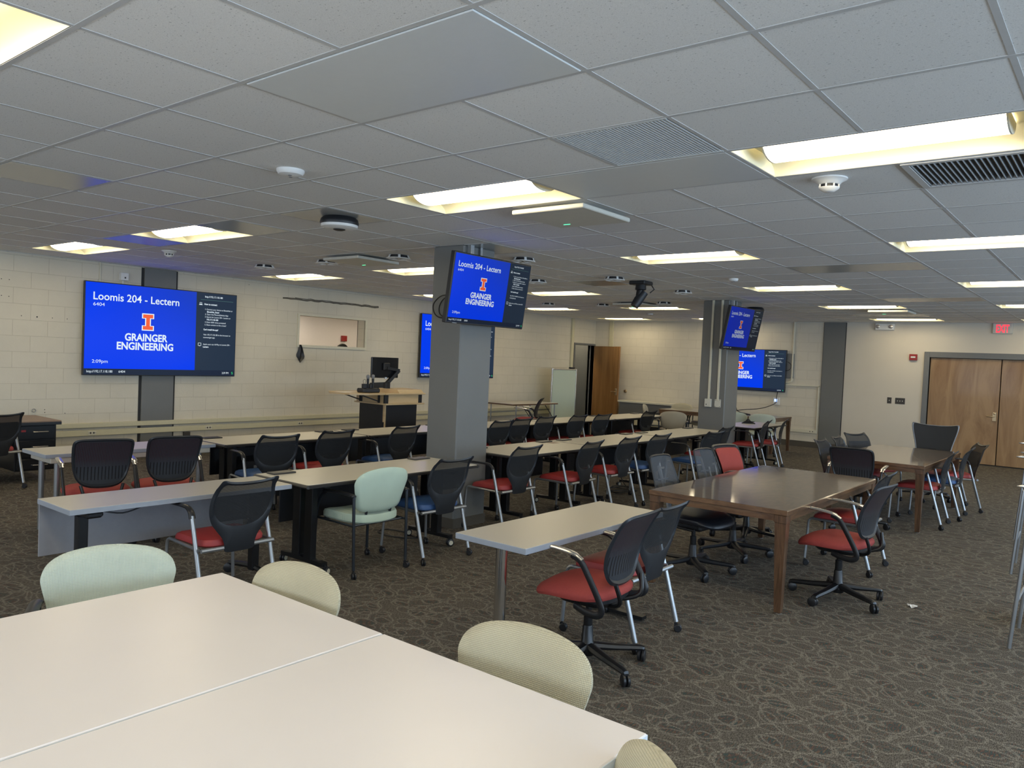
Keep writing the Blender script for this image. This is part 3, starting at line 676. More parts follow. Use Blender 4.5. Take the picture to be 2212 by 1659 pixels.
flat('ceiling_panel', 1, 4, 2, 'lens', 'smooth grey panel beside the middle ceiling light')
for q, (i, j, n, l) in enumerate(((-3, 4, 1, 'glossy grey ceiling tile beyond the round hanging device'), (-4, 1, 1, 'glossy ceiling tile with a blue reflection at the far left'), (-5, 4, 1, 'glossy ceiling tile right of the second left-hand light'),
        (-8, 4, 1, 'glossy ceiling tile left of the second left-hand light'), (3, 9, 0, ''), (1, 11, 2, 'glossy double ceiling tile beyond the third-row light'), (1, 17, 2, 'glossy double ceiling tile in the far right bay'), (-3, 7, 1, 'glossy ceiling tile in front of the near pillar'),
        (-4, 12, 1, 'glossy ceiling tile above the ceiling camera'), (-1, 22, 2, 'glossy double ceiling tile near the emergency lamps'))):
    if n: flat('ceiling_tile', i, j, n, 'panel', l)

# ================================================ SCREENS
def screen(name, label, loc, w, h, rz, tilt=0, depth=.05, bez=.012, sx=''):
    t = thing(name, label, 'screen', loc); t.rotation_euler = (Matrix.Rotation(R(rz), 3, 'Z') @ Matrix.Rotation(tilt, 3, 'Y')).to_euler()
    mb = MB(); mb.rbox(-depth, 0, -w/2, w/2, -h/2, h/2, .006); mb.build('bezel', 'black', t, smooth=False)
    W, Hh = w-2*bez, h-2*bez
    P = lambda u, v, d=.0: (.0015+d, -W/2+u*W, Hh/2-v*Hh)
    def rect(nm, u0, u1, v0, v1, mat, d=0.0):
        m_ = MB(); m_.box(.0005, .0015+d, -W/2+u0*W, -W/2+u1*W, Hh/2-v1*Hh, Hh/2-v0*Hh); return m_.build(nm, mat+sx, t, smooth=False)
    rect('blue_background', 0, .705, 0, .935, 'sblue'); rect('side_panel', .705, 1, 0, .935, 'slate'); rect('status_bar', 0, 1, .935, 1, 'bar')
    TX = {}
    def T(s, u0, u1, v, hh=None, bold=0.0, part=None):
        part = part or ('instruction_text' if u0 > .7 and v < .93 else 'status_text' if v > .93 else 'side_text')
        put_text(TX.setdefault(part, MB()), s, lambda x, y: (.0035, -W/2+x, -y*-1), u0*W, u1*W, Hh/2-v*Hh, h=hh*Hh if hh else None, bold=bold)
    T('Loomis 204 - Lectern', .045, .585, .185, .082, .012, 'title_text'); T('6404', .045, .112, .252, .036, 0, 'code_text')
    T('GRAINGER', .238, .512, .615, .080, .03, 'logo_text'); T('ENGINEERING', .19, .552, .715, .080, .03, 'logo_text')
    T('2:09pm', .045, .138, .872, .036, 0, 'time_text'); T('http://192.17.118.180', .015, .168, .978, .026); T('6404', .205, .245, .978, .026)
    T('2:09 PM', .905, .955, .978, .024)
    T('http://192.17.118.180', .765, .895, .055, .022, .01)
    T('How to connect', .762, .855, .145, .020, .03)
    for s, u0, u1, v, bd in (('1. Connect your device to IllinoisNet or', .768, .972, .205, 0), ('IllinoisNet_Guest', .782, .872, .235, .03), ('2. Open the MersiveSolstice App', .768, .940, .265, 0), ('3. Search for Loomis 204 - Lectern or', .768, .958, .297, 0),
            ('192.17.118.180', .782, .866, .328, .03), ('4. Enter 6404 when prompted', .768, .922, .360, 0), ('5. Share content to this screen!', .768, .926, .392, 0), ("Can't install the app?", .760, .868, .450, .03),
            ('Visit 192.17.118.180 in the browser to', .760, .960, .512, 0), ('connect/get app.', .760, .846, .545, 0), ('Apple users can AirPlay to Loomis 204 -', .760, .962, .628, 0), ('Lectern', .760, .800, .660, .03)):
        T(s, u0, u1, v, .018, bd)
    tx = MB()
    def fr(u0, u1, v0, v1, th=.004):
        for a, b, c, d in ((u0, u1, v0, v0+th), (u0, u1, v1-th, v1), (u0, u0+th*.6, v0, v1), (u1-th*.6, u1, v0, v1)):
            tx.add([P(a, c, .002), P(b, c, .002), P(b, d, .002), P(a, d, .002)], [(0, 1, 2, 3)])
    fr(.728, .744, .118, .140); tx.add([P(.724, .142, .002), P(.748, .142, .002), P(.748, .149, .002), P(.724, .149, .002)], [(0, 1, 2, 3)])
    fr(.724, .746, .605, .640); tx.add([P(.731, .645, .002), P(.739, .645, .002), P(.735, .638, .002)], [(0, 1, 2)])
    tx.build('device_icons', 'white_txt'+sx, t, smooth=False)
    for k_, m_ in TX.items(): m_.build(k_, 'white_txt'+sx, t, smooth=False)
    # block letter I with white outline
    def I(u0, u1, v0, v1, ins, d):
        uw, vh = u1-u0, v1-v0; s = .30*vh; st = .26*uw
        u0 += ins*.6; u1 -= ins*.6; v0 += ins; v1 -= ins
        pts = [(u0, v0), (u1, v0), (u1, v0+s-ins*1.6), (u1-st, v0+s-ins*1.6), (u1-st, v1-s+ins*1.6), (u1, v1-s+ins*1.6), (u1, v1), (u0, v1), (u0, v1-s+ins*1.6), (u0+st, v1-s+ins*1.6), (u0+st, v0+s-ins*1.6), (u0, v0+s-ins*1.6)]
        m_ = MB(); vs = [P(u, v, d) for u, v in pts]; m_.add(vs, [(0, 1, 2, 11), (11, 2, 3, 10), (10, 3, 4, 9), (9, 4, 5, 8), (8, 5, 6, 7)]); return m_
    I(.342, .420, .300, .495, 0, .002).build('emblem_outline', 'white_txt'+sx, t, smooth=False)
    I(.342, .420, .300, .495, .011, .003).build('emblem', 'orange'+sx, t, smooth=False)
    m_ = MB(); m_.add([P(.735, .082, .002), P(.975, .082, .002), P(.975, .085, .002), P(.735, .085, .002)], [(0, 1, 2, 3)]); m_.build('divider_line', 'line'+sx, t, smooth=False)
    m_ = MB(); pts = crom([P(.986, .955, .002), P(.979, .955, .002), P(.979, .966, .002), P(.985, .966, .002), P(.986, .978, .002), P(.978, .978, .002)], 4); m_.tube(pts, .0022*Hh, 6); m_.build('status_logo', 'green'+sx, t)
    return t
screen('wall_screen', 'very large wall screen over the dark post, showing Loomis 204 - Lectern in full', (XL+.10, 4.73, 1.905), 2.36, 1.33, 0)
screen('wall_screen', 'large blue wall screen beyond the lectern, mostly hidden by the near pillar', (XL+.10, 11.31, 1.92), 2.36, 1.33, 0)
screen('wall_screen', 'wall screen on the back wall, its left part hidden by the far pillar', (-3.54, YB-.08, 1.708), 1.76, .985, -90)
for nm, loc, w_, yw, tl, lab, face in (('near', (-1.343, 4.661, 2.379), 1.19, 1.1, .132, 'tilted screen hanging on the near pillar above the desks', -1.616), ('far', (-1.405, 11.16, 2.377), 1.265, -1.9, .181, 'tilted screen hanging on the far pillar', -1.616)):
    t = screen('pillar_screen', lab, loc, w_, w_*9/16, yw, tl, .055, .014, '_n' if nm == 'near' else '_f')
    mb = MB(); mb.rbox(-.262 if nm == 'near' else -.20, -.055, -.18, .18, -.05, .14, .004); mb.build('wall_bracket', 'black', t, smooth=False)
    mb = MB()
    for y in (-.12, .12): mb.rbox(-.062, -.055, y-.02, y+.02, -.2, .2, .002)
    mb.build('mounting_rail', 'silver', t, smooth=False)
    mb = MB(); mb.rbox(.0, .002, -w_/2+.09, -w_/2+.15, -w_*9/32+.003, -w_*9/32+.009, .0005); mb.build('badge', 'silver', t, smooth=False)

# ================================================ CHAIRS (local: faces +x, origin on the floor)
def caster(par, x, y, r=.026, hub=None, rot=0, stem=.06, w=.016):
    mb = MB(); c, s = math.cos(R(rot)), math.sin(R(rot))
    wx = x-.012*c; wy = y-.012*s
    for k in (-1, 1):
        o = len(mb.v); mb.lathe([(r*.8, -w/2), (r, -w/2+.004), (r, w/2-.004), (r*.8, w/2)], (0, 0, 0), 'Y', 16)
        for q in range(o, len(mb.v)):
            a, b, z = mb.v[q]; b += k*(w*.62); mb.v[q] = (wx+a*c-b*s, wy+a*s+b*c, z+r)
    mb.tube([(x, y, r+.004), (x, y, stem)], .007, 8); mb.bar((x-.02*c, y-.02*s, r*1.9), (x+.012*c, y+.012*s, r*1.9), w*1.1, .012)
    o_ = mb.build('caster', 'black', par)
    if hub:
        m2 = MB(); o = 0
        for k in (-1, 1):
            o = len(m2.v); m2.lathe([(r*.62, -w/2-.0015), (r*.62, w/2+.0015)], (0, 0, 0), 'Y', 16)
            for q in range(o, len(m2.v)):
                a, b, z = m2.v[q]; b += k*(w*.62); m2.v[q] = (wx+a*c-b*s, wy+a*s+b*c, z+r)
        m2.build('wheel_hub', hub, par)
    return o_
S1 = [(.80, .425), (.95, .428), (1.0, .440), (1.0, .462), (.965, .478), (.86, .487), (.55, .492), (.2, .493)]
def wf(x, y, z, x0=.10, k=1.1, e=.0):
    if x > x0: z -= k*(x-x0)**2
    return (x, y, z-e*abs(y)**2)
T1O = [(0, .868), (.08, .871), (.145, .880), (.184, .890), (.207, .881), (.217, .83), (.232, .75), (.230, .67), (.206, .595), (.162, .535), (.128, .49), (.110, .44), (.100, .398), (0, .392)]
T1I = [(0, .843), (.072, .845), (.125, .851), (.154, .856), (.174, .846), (.190, .80), (.203, .74), (.197, .672), (.168, .622), (.128, .590), (.09, .575), (.06, .568), (.03, .565), (0, .563)]
def t1x(y, z):
    x = -.240-.085*((z-.42)/.46)-.03*math.sin(math.pi*min(1, max(0, (z-.42)/.42)))*-.6
    x += .42*y*y*(1 if z < .8 else max(0, 1-(z-.8)/.07))
    if z > .83: x -= (.30+1.1*abs(y))*(z-.83)
    return x
def mesh_chair(seatmat='red', solid=False):
    t = thing('mesh_chair', 'x', 'chair')
    mb = MB(); mb.cushion(-.205, .250, .235, S1, p=5, xf=lambda x, y, z: wf(x, y, z, .08, 1.0)); mb.build('seat', seatmat, t)
    mb = MB(); mb.ringshell(outline(T1O), outline(T1I), t1x, .022); b = mb.build('backrest', 'char', t, angle=60)
    mb = MB(); mb.fill(outline(T1I), t1x, rings=6); mb.build('back_mesh', 'bmesh_' if solid else 'mesh', b)
    if not solid:
        mb = MB(); q = [(-.19, .600), (.19, .600), (.198, .66), (.196, .745), (.188, .775), (-.188, .775), (-.196, .745), (-.198, .66)]
        mb.fill(q, lambda y, z: t1x(y, z)+.012, rings=4); mb.build('lumbar_sheet', 'mesh2', b)
    fr = MB()
    for s in (-1, 1):
        fr.tube(crom([(.262, .245*s, .34), (.258, .243*s, .40), (.235, .24*s, .422), (.18, .242*s, .424), (0, .25*s, .424), (-.19, .262*s, .424)], 5), .0115, 8)
    fr.tube([(-.222, -.262, .424), (-.222, .262, .424)], .014, 8); fr.tube([(.19, -.24, .424), (.19, .24, .424)], .010, 8)
    fr.build('seat_frame', 'silver', t)
    for s in (-1, 1):
        m1 = MB(); m1.tube([(.262, .245*s, .34), (.272, .262*s, .065)], .0125, 10); l = m1.build('leg', 'silver', t); caster(l, .272, .262*s, rot=20*s)
        m1 = MB(); m1.tube([(-.105, .268*s, .635), (-.27, .268*s, .065)], [.0145, .0165], 10); l = m1.build('leg', 'silver', t); caster(l, -.27, .268*s, rot=-30*s)
        m1 = MB(); m1.tube(crom([(-.110, .268*s, .618), (-.098, .268*s, .650), (-.075, .268*s, .672), (-.035, .270*s, .686), (.05, .274*s, .688), (.15, .272*s, .685), (.175, .270*s, .682)], 5), [.0165]*8+[.016]*10+[.015]*13, 10, flat=(.75, 1.35)); m1.build('armrest', 'black', t)
    return t
def star(par, r=.32, rot=0, mat='black', hubz=.10, col=(.11, .42), hub=None, cr=.030):
    b = MB(); b.lathe([(.045, .055), (.055, .075), (.055, .105), (.036, .13), (.030, .22), (.028, .225)], n=20)
    for k in range(5):
        a = R(rot+72*k); c, s = math.cos(a), math.sin(a)
        pts = crom([(.03*c, .03*s, hubz+.005), (.5*r*c, .5*r*s, hubz-.012), (.97*r*c, .97*r*s, .075), (r*c, r*s, .060)], 4)
        b.tube(pts, [.036-.018*i/(len(pts)-1) for i in range(len(pts))], 8, flat=(.7, 1.0))
    o = b.build('star_base', mat, par)
    for k in range(5):
        a = rot+72*k; caster(o, r*math.cos(R(a)), r*math.sin(R(a)), r=cr, rot=a+90+35*((k*7) % 5-2), w=.020, hub=hub, stem=.062)
    m = MB(); m.lathe([(.026, .20), (.026, .30), (.018, .302), (.018, col[1])], n=16); m.build('gas_column', 'black_s', par)
    return o
T2O = [(0, .935), (.10, .934), (.175, .930), (.218, .915), (.232, .875), (.230, .80), (.224, .72), (.212, .65), (.190, .585), (.150, .535), (.095, .512), (.04, .506), (0, .505)]
T2I = [(0, .912), (.095, .911), (.165, .908), (.198, .896), (.208, .865), (.207, .80), (.201, .72), (.190, .655), (.170, .600), (.135, .560), (.085, .542), (.04, .538), (0, .537)]
def t2x(y, z):
    s = (z-.5)/.43
    return -.215-.115*s+.035*math.sin(math.pi*min(1, s*1.15))*.9+.75*y*y*(1-.35*s)-.05*max(0, s-.85)/.15*.4
SW = [(.62, .432), (.86, .436), (.97, .448), (1.0, .466), (.985, .484), (.92, .498), (.72, .508), (.4, .512), (.15, .513)]
def swivel_chair():
    t = thing('swivel_chair', 'x', 'chair')
    star(t, .345, 12, 'black_s', col=(.1, .41), cr=.034)
    mb = MB(); mb.cushion(-.225, .285, .262, SW, p=2.8, xf=lambda x, y, z: wf(x, y, z, .08, 1.5, .25), taper=.02); mb.build('seat', 'redf', t)
    mb = MB(); mb.cushion(-.20, .17, .19, [(.6, .375), (.85, .385), (1, .415), (1, .436)], p=3.5, xf=lambda x, y, z: (x, y, z)); mb.build('seat_pan', 'black', t)
    mb = MB(); mb.ringshell(outline(T2O), outline(T2I), t2x, .024); b = mb.build('backrest', 'char', t, angle=60)
    mb = MB(); mb.fill(outline(T2I), t2x, t=.004, rings=8); mb.build('ribbed_panel', 'rib', b, angle=60)
    mb = MB(); o = [(y*.93, .715+(z-.715)*.93) for y, z in outline(T2I)]; mb.fill(o, lambda y, z: t2x(y, z)+.020, t=.014, rings=6, dome=.008); o_ = mb.build('back_cushion', 'redf', b, angle=70); o_['label'] = 'red upholstered front of the backrest'
    for s in (-1, 1):
        m = MB(); m.tube(crom([(-.02, .20*s, .392), (-.10, .235*s, .382), (-.185, .262*s, .385), (-.222, .270*s, .415), (-.205, .272*s, .47), (-.13, .275*s, .60), (-.085, .277*s, .665), (-.03, .278*s, .690)], 5), .016, 10, flat=(1.35, .75)); m.build('arm_support', 'black', t)
        m = MB(); m.tube(crom([(-.10, .278*s, .672), (-.04, .279*s, .700), (.08, .278*s, .714), (.19, .272*s, .716), (.225, .268*s, .712)], 5), [.014]*4+[.020]*12+[.017, .015, .012, .008, .004], 10, flat=(.55, 1.25)); m.build('armrest', 'alu', t)
    for s in (-1, 1):
        m = MB(); m.tube(crom([(-.12, .06*s, .39), (-.20, .10*s, .40), (-.262, .13*s, .44), (-.245, .16*s, .54)], 4), .013, 8); m.build('back_support', 'black_s', t)
    return t
T3O = [(0, .846), (.10, .839), (.185, .820), (.240, .785), (.262, .735), (.256, .69), (.240, .63), (.226, .57), (.210, .525), (.165, .500), (.09, .490), (0, .487)]
def t3x(y, z): return -.205-.085*((z-.48)/.38)+.55*y*y*(1-.2*(z-.48)/.38)
def padded_chair(mat='creamw', arm=True):
    t = thing('padded_chair', 'x', 'chair')
    mb = MB(); mb.cushion(-.22, .275, .25, [(.82, .393), (.95, .396), (1, .41), (1, .448), (.97, .466), (.85, .474), (.5, .478), (.15, .479)], p=3.8, xf=lambda x, y, z: wf(x, y, z, .10, .9, -.25)); mb.build('seat', mat, t)
    mb = MB(); mb.fill(outline(T3O), t3x, t=.030, rings=7, dome=.012); mb.build('backrest', mat, t, angle=75)
    m = MB()
    for s in (-1, 1): m.tube([(-.18, .12*s, .41), (-.205, .12*s, .52)], .011, 8)
    m.tube([(-.2, -.25, .40), (-.2, .25, .40)], .010, 8); m.tube([(.17, -.25, .40), (.17, .25, .40)], .010, 8)
    for s in (-1, 1): m.tube([(-.235, .255*s, .40), (.23, .26*s, .40)], .010, 8)
    m.build('frame', 'darksteel', t)
    for s in (-1, 1):
        m1 = MB(); m1.tube(crom([(.26, .270*s, .065), (.252, .266*s, .35), (.235, .266*s, .48), (.19, .268*s, .575), (.11, .272*s, .628), (.04, .274*s, .640)], 5), .0125, 10); l = m1.build('leg', 'darksteel', t); caster(l, .26, .27*s, r=.025, rot=15*s)
        m1 = MB(); m1.tube([(-.245, .262*s, .065), (-.225, .268*s, .64)], .0125, 10); l = m1.build('leg', 'darksteel', t); caster(l, -.245, .262*s, r=.025, rot=-20*s)
        m1 = MB(); m1.tube(crom([(-.235, .270*s, .630), (-.19, .272*s, .640), (-.05, .276*s, .643), (.10, .275*s, .636), (.15, .272*s, .630)], 4), [.012]+[.019]*14+[.012, .008], 10, flat=(.7, 1.3)); m1.build('armrest', 'black', t)
    return t
T4O = [(0, .955), (.10, .953), (.150, .945), (.170, .925), (.182, .84), (.195, .74), (.205, .65), (.207, .60), (.195, .575), (.12, .568), (0, .566)]
T4I = [(0, .938), (.095, .936), (.138, .930), (.154, .915), (.166, .835), (.179, .738), (.188, .65), (.190, .608), (.180, .592), (.11, .586), (0, .584)]
def t4x(y, z): return -.225-.16*((z-.5)/.45)+.45*y*y
def task_chair():
    t = thing('task_chair', 'x', 'chair')
    star(t, .345, 30, 'black', col=(.1, .40), cr=.034)
    mb = MB(); mb.cushion(-.22, .30, .27, SW, p=3.6, xf=lambda x, y, z: wf(x, y, z, .12, 1.2)); mb.build('seat', 'leather', t)
    mb = MB(); mb.rbox(-.15, .12, -.10, .10, .36, .435, .02); mb.tube([(-.1, -.14, .38), (.1, -.17, .38)], .012, 8); mb.tube([(.02, 0, .37), (.02, .22, .36)], .010, 8); mb.build('tilt_mechanism', 'black', t)
    mb = MB(); mb.ringshell(outline(T4O), outline(T4I), t4x, .018); b = mb.build('backrest', 'char', t, angle=60)
    mb = MB(); mb.fill(outline(T4I), t4x, rings=5); mb.build('back_mesh', 'gmesh', b)
    mb = MB(); mb.bar((-.22, 0, .39), (t4x(0, .56)-.02, 0, .58), .05, .02); mb.bar((t4x(0, .56)-.02, 0, .58), (t4x(0, .85)-.03, 0, .85), .022, .014); mb.bar((t4x(0, .74)-.02, -.06, .74), (t4x(0, .74)-.02, .09, .74), .012, .012); mb.build('spine', 'hubg', b)
    return t
T5O = [(0, 1.035), (.12, 1.038), (.22, 1.048), (.285, 1.060), (.308, 1.045), (.302, .97), (.275, .86), (.25, .76), (.235, .68), (.22, .60), (.18, .56), (.09, .55), (0, .55)]
T5I = [(y*.93, .8+(z-.8)*.935) for y, z in T5O]
def t5x(y, z): return -.24-.10*((z-.5)/.5)+.35*y*y
def conference_chair():
    t = thing('conference_chair', 'x', 'chair')
    star(t, .34, 0, 'black', col=(.1, .42), cr=.032)
    mb = MB(); mb.cushion(-.23, .27, .27, SW, p=3.6, xf=lambda x, y, z: wf(x, y, z, .12, 1.0)); mb.build('seat', 'leather', t)
    mb = MB(); mb.ringshell(outline(T5O), outline(T5I), t5x, .026); b = mb.build('backrest', 'hubg', t, angle=60)
    mb = MB(); mb.fill(outline(T5I), t5x, t=.012, rings=5); mb.build('back_panel', 'bmesh_', b, angle=70)
    mb = MB(); mb.bar((-.08, 0, .40), (-.28, 0, .41), .08, .025); mb.bar((-.28, 0, .40), (-.275, 0, .70), .08, .02); mb.rbox(-.16, .14, -.12, .12, .37, .436, .02); mb.build('back_support', 'black', t)
    for s in (-1, 1):
        mb = MB(); mb.tube(crom([(-.02, .24*s, .41), (-.02, .32*s, .43), (-.03, .335*s, .55), (-.03, .335*s, .66)], 4), .014, 8); mb.rbox(-.14, .12, .335*s-.035, .335*s+.035, .66, .69, .01); mb.build('armrest', 'black', t)
    return t
def bar_stool():
    t = thing('bar_chair', 'x', 'chair')
    mb = MB(); mb.cushion(-.21, .23, .22, [(.8, .755), (1, .765), (1, .785), (.95, .80), (.6, .808), (.15, .81)], p=4); mb.build('seat', 'navy', t)
    mb = MB(); o = [(y*.95, z+.35) for y, z in outline(T1O)]; mb.fill([(y, max(z, .82)) for y, z in o], lambda y, z: t1x(y, z-.35), t=.014, rings=4); mb.build('backrest', 'navy', t, angle=70)
    m = MB()
    for s in (-1, 1): m.tube([(-.22, .235*s, .75), (.21, .235*s, .75)], .012, 8)
    for z, x in ((.305, .243), (.305, -.25)): m.tube([(x, -.255, z), (x, .255, z)], .010, 8)
    m.tube([(-.2, -.235, .75), (-.2, .235, .75)], .012, 8); m.tube([(.2, -.235, .75), (.2, .235, .75)], .012, 8)
    m.build('frame', 'silver', t)
    for s in (-1, 1):
        m = MB(); m.tube([(.265, .27*s, .0), (.21, .24*s, .76)], .0125, 10); m.build('leg', 'silver', t)
        m = MB(); m.tube([(-.28, .27*s, .0), (-.21, .245*s, .80), (-.19, .25*s, 1.02)], .0135, 10); m.build('leg', 'silver', t)
        m = MB(); m.tube(crom([(-.20, .25*s, 1.0), (-.16, .255*s, 1.045), (-.05, .262*s, 1.06), (.20, .262*s, 1.062), (.28, .26*s, 1.058)], 4), [.015]*14+[.012, .009, .005], 10, flat=(.75, 1.4)); m.build('armrest', 'alu', t)
    return t

# ================================================ TABLES (built in world coordinates around an empty at their centre)
def rolling_table(x0, x1, y0, y1, label, group, z=.737, grom=True, ends=(1, 1)):
    cx, cy = (x0+x1)/2, (y0+y1)/2; a, b = (x1-x0)/2, (y1-y0)/2
    t = thing('training_table', label, 'table', (cx, cy, 0), group=group)
    mb = MB(); mb.rbox(-a+.008, a-.012, -b+.02, b-.02, z-.026, z, .002); mb.build('tabletop', 'lam', t, smooth=False)
    mb = MB()
    # bumper edge: long sides thin, ends flared
    for s in (-1, 1):
        xa = s*a; mb.prism([(xa-s*.012, z-.003), (xa, z-.010), (xa-s*.004, z-.028), (xa-s*.02, z-.030), (xa-s*.02, z-.027)], lambda p, q, tt: (p, tt, q), -b+.02, b-.02)
        yb = s*b; e = 1.0
        mb.prism([(yb-s*.022, z-.001), (yb-s*.006, z-.006), (yb, z-.016), (yb-s*.006, z-.026), (yb-s*.022, z-.030), (yb-s*.03, z-.028)], lambda p, q, tt: (tt, p, q), -a-.0, a+.0)
    mb.build('edge_band', 'edge_b', t, smooth=False)
    mb = MB(); mb.box(-a+.07, -a+.085, -b+.20, b-.20, z-.40, z-.03); mb.rbox(-a+.10, -a+.28, -b+.22, b-.22, z-.10, z-.045, .01); mb.build('modesty_panel', 'black', t, smooth=False)
    for s in (-1, 1):
        yy = s*(b-.26)
        m = MB(); m.rbox(.02, .115, yy-.028, yy+.028, .09, z-.03, .006); m.rbox(-.135, -.04, yy-.028, yy+.028, .09, z-.03, .006); m.rbox(-a+.10, a-.08, yy-.03, yy+.03, z-.055, z-.03, .004); l = m.build('leg', 'black_s', t, smooth=False)
        m = MB(); m.bar((-a+.07, yy, .085), (a-.09, yy, .085), .055, .03); m.bar((-a+.07, yy, .085), (-.02, yy, .105), .05, .02); m.build('foot', 'black_s', l, smooth=False)
        for xx in (-a+.06, a-.08): caster(l, xx, yy, r=.034, hub='hub', rot=70*s, stem=.08, w=.02)
    if grom:
        for s in (-1, 1):
            m = MB(); m.rbox(-a+.035, -a+.145, s*(b-.20)-.105, s*(b-.20)+.105, z-.002, z+.012, .005); m.build('power_cover', 'edge_b', t, smooth=False)
    return t
def wood_table(x0, x1, y0, y1, rz, label, z=.75):
    cx, cy = (x0+x1)/2, (y0+y1)/2; a, b = (x1-x0)/2, (y1-y0)/2
    t = thing('wooden_table', label, 'table', (cx, cy, 0), rz, 'glossy brown wooden tables')
    mb = MB(); mb.rbox(-a+.004, a-.004, -b+.004, b-.004, z-.012, z, .002); mb.build('tabletop', 'walnut', t, smooth=False)
    mb = MB(); mb.rbox(-a, a, -b, b, z-.038, z-.0035, .003); mb.build('edge_band', 'walnut_e', t, smooth=False)
    mb = MB(); i = .012
    for q in ((-a+i, a-i, -b+i, -b+i+.022), (-a+i, a-i, b-i-.022, b-i), (-a+i, -a+i+.022, -b+i, b-i), (a-i-.022, a-i, -b+i, b-i)): mb.box(*q, z-.085, z-.038)
    mb.build('apron', 'walnut_e', t, smooth=False)
    for sx in (-1, 1):
        for sy in (-1, 1):
            m = MB(); x, y = sx*(a-.05), sy*(b-.05)
            m.rbox(x-.045, x+.045, y-.045, y+.045, z-.095, z-.039, .003)
            w0, w1 = .040, .024; vs = []
            for zz, w_, k in ((z-.095, w0, 0), (.012, w1, .008)):
                vs += [(x+sx*k+p*w_, y+sy*k+q*w_, zz) for p, q in ((-1, -1), (1, -1), (1, 1), (-1, 1))]
            m.add(vs, [(3, 2, 1, 0), (4, 5, 6, 7), (0, 1, 5, 4), (1, 2, 6, 5), (2, 3, 7, 6), (3, 0, 4, 7)]); l = m.build('leg', 'walnut_l', t, smooth=False)
            m = MB(); m.lathe([(.026, 0), (.026, .006), (.014, .014)], (x+sx*.008, y+sy*.008, 0), n=16); m.build('foot_glide', 'alu', l)
    return t
def post_table(x0, x1, y0, y1, label, mat='lam2', edge='edge', leg='chrome', z=.737, kind='post'):
    cx, cy = (x0+x1)/2, (y0+y1)/2; a, b = (x1-x0)/2, (y1-y0)/2
    t = thing('narrow_table', label, 'table', (cx, cy, 0), group='narrow grey-beige tables')
    mb = MB(); mb.rbox(-a+.003, a-.003, -b+.003, b-.003, z-.004, z, .001); mb.build('tabletop', mat, t, smooth=False)
    mb = MB(); mb.rbox(-a, a, -b, b, z-.034, z-.002, .002); mb.build('edge_band', edge, t, smooth=False)
    return t, a, b, z

# ================================================ PLACING THE FURNITURE
G1 = 'rolling desks in the row nearest the camera'; G2 = 'rolling desks in the row nearest the lectern'
rolling_table(-1.76, -1.07, 2.34, 4.28, 'rolling desk with dark bumper edge, left of the near pillar, mint chair at it', G1)
rolling_table(-2.02, -1.25, 5.04, 6.66, 'rolling desk with its end against the near pillar, red-seat chairs at it', G1)
rolling_table(-2.01, -1.27, 6.67, 8.60, 'rolling desk in the middle of the right-hand row, between the two pillars', G1)
rolling_table(-1.99, -1.29, 8.61, 10.52, 'last rolling desk of the front row, ending in front of the far pillar', G1)
rolling_table(-2.02, -1.30, 11.58, 13.16, 'rolling desk standing beyond the far pillar with a black speakerphone on it', 'rolling desks beyond the far pillar')
for k, l in enumerate(('rolling desk of the back row joined to the silver-legged table under the big screen', 'rolling desk of the back row in front of the lectern', 'rolling desk of the back row just right of the near pillar', 'rolling desk of the back row, fourth from the left, before the whiteboard', 'last rolling desk of the back row, at the cream chairs')):
    y0 = 3.13+1.905*k; rolling_table(-4.18, -3.50, y0, y0+1.895, l, G2)
# narrow tables
t, a, b, z = post_table(-1.67, -1.19, .755, 2.30, 'narrow grey-beige table with a frosted hanging panel, in front at the left')
mb = MB(); mb.rbox(-a-.028, -a-.020, -b+.02, b-.08, .36, z-.035, .002); mb.build('modesty_panel', 'acryl', t, smooth=False)
for s in (-1, 1):
    yy = s*(b-.16); m = MB(); m.rbox(-.02, .05, yy-.03, yy+.03, .08, z-.08, .008); m.rbox(-a+.05, a-.03, yy-.05, yy+.05, z-.075, z-.034, .012); l = m.build('leg', 'black_s', t, smooth=False)
    m = MB(); m.tube(crom([(-a-.05, yy, .075), (0, yy, .105), (a+.02, yy, .075)], 5), .022, 8); m.build('foot', 'black_s', l)
    for xx in (-a-.05, a+.02): caster(l, xx, yy, r=.036, rot=40*s, stem=.075, w=.022)
mb = MB(); mb.rbox(-.02, .02, .10, .32, z-.06, z-.034, .004); mb.tube(crom([(.08, -.55, z-.05), (.1, -.4, z-.085), (.1, -.25, z-.05)], 5), .005, 6); mb.build('latch_bar', 'black', t)
t, a, b, z = post_table(-4.14, -3.62, 1.52, 3.11, 'narrow table on grey tube legs by the desk with drawers')
mb = MB(); mb.rbox(-a+.06, a-.02, -b+.05, b-.05, z-.085, z-.034, .004); mb.build('under_frame', 'lam2', t, smooth=False)
for s in (-1, 1):
    for x in (-.17, .17):
        m = MB(); m.tube([(x, s*(b-.13), 0), (x, s*(b-.13), z-.085)], .024, 14); m.build('leg', 'silver', t)
t, a, b, z = post_table(.67, 1.18, 2.08, 3.62, 'narrow table on chrome posts with a red-seat swivel chair at it')
for s in (-1, 1):
    m = MB(); m.tube([(-.02, s*(b-.14), .05), (-.02, s*(b-.14), z-.034)], .034, 18); l = m.build('leg', 'chrome', t)
    m = MB(); m.bar((-a+.03, s*(b-.14), .028), (a-.03, s*(b-.14), .028), .06, .022); m.build('foot', 'black_s', l, smooth=False)
m = MB()
for sx in (-1, 1):
    for sy in (-1, 1): m.lathe([(.014, z-.034), (.018, z-.042), (.014, z-.05)], (sx*(a-.04), sy*(b-.06), 0), n=12)
m.build('table_link', 'black', t)
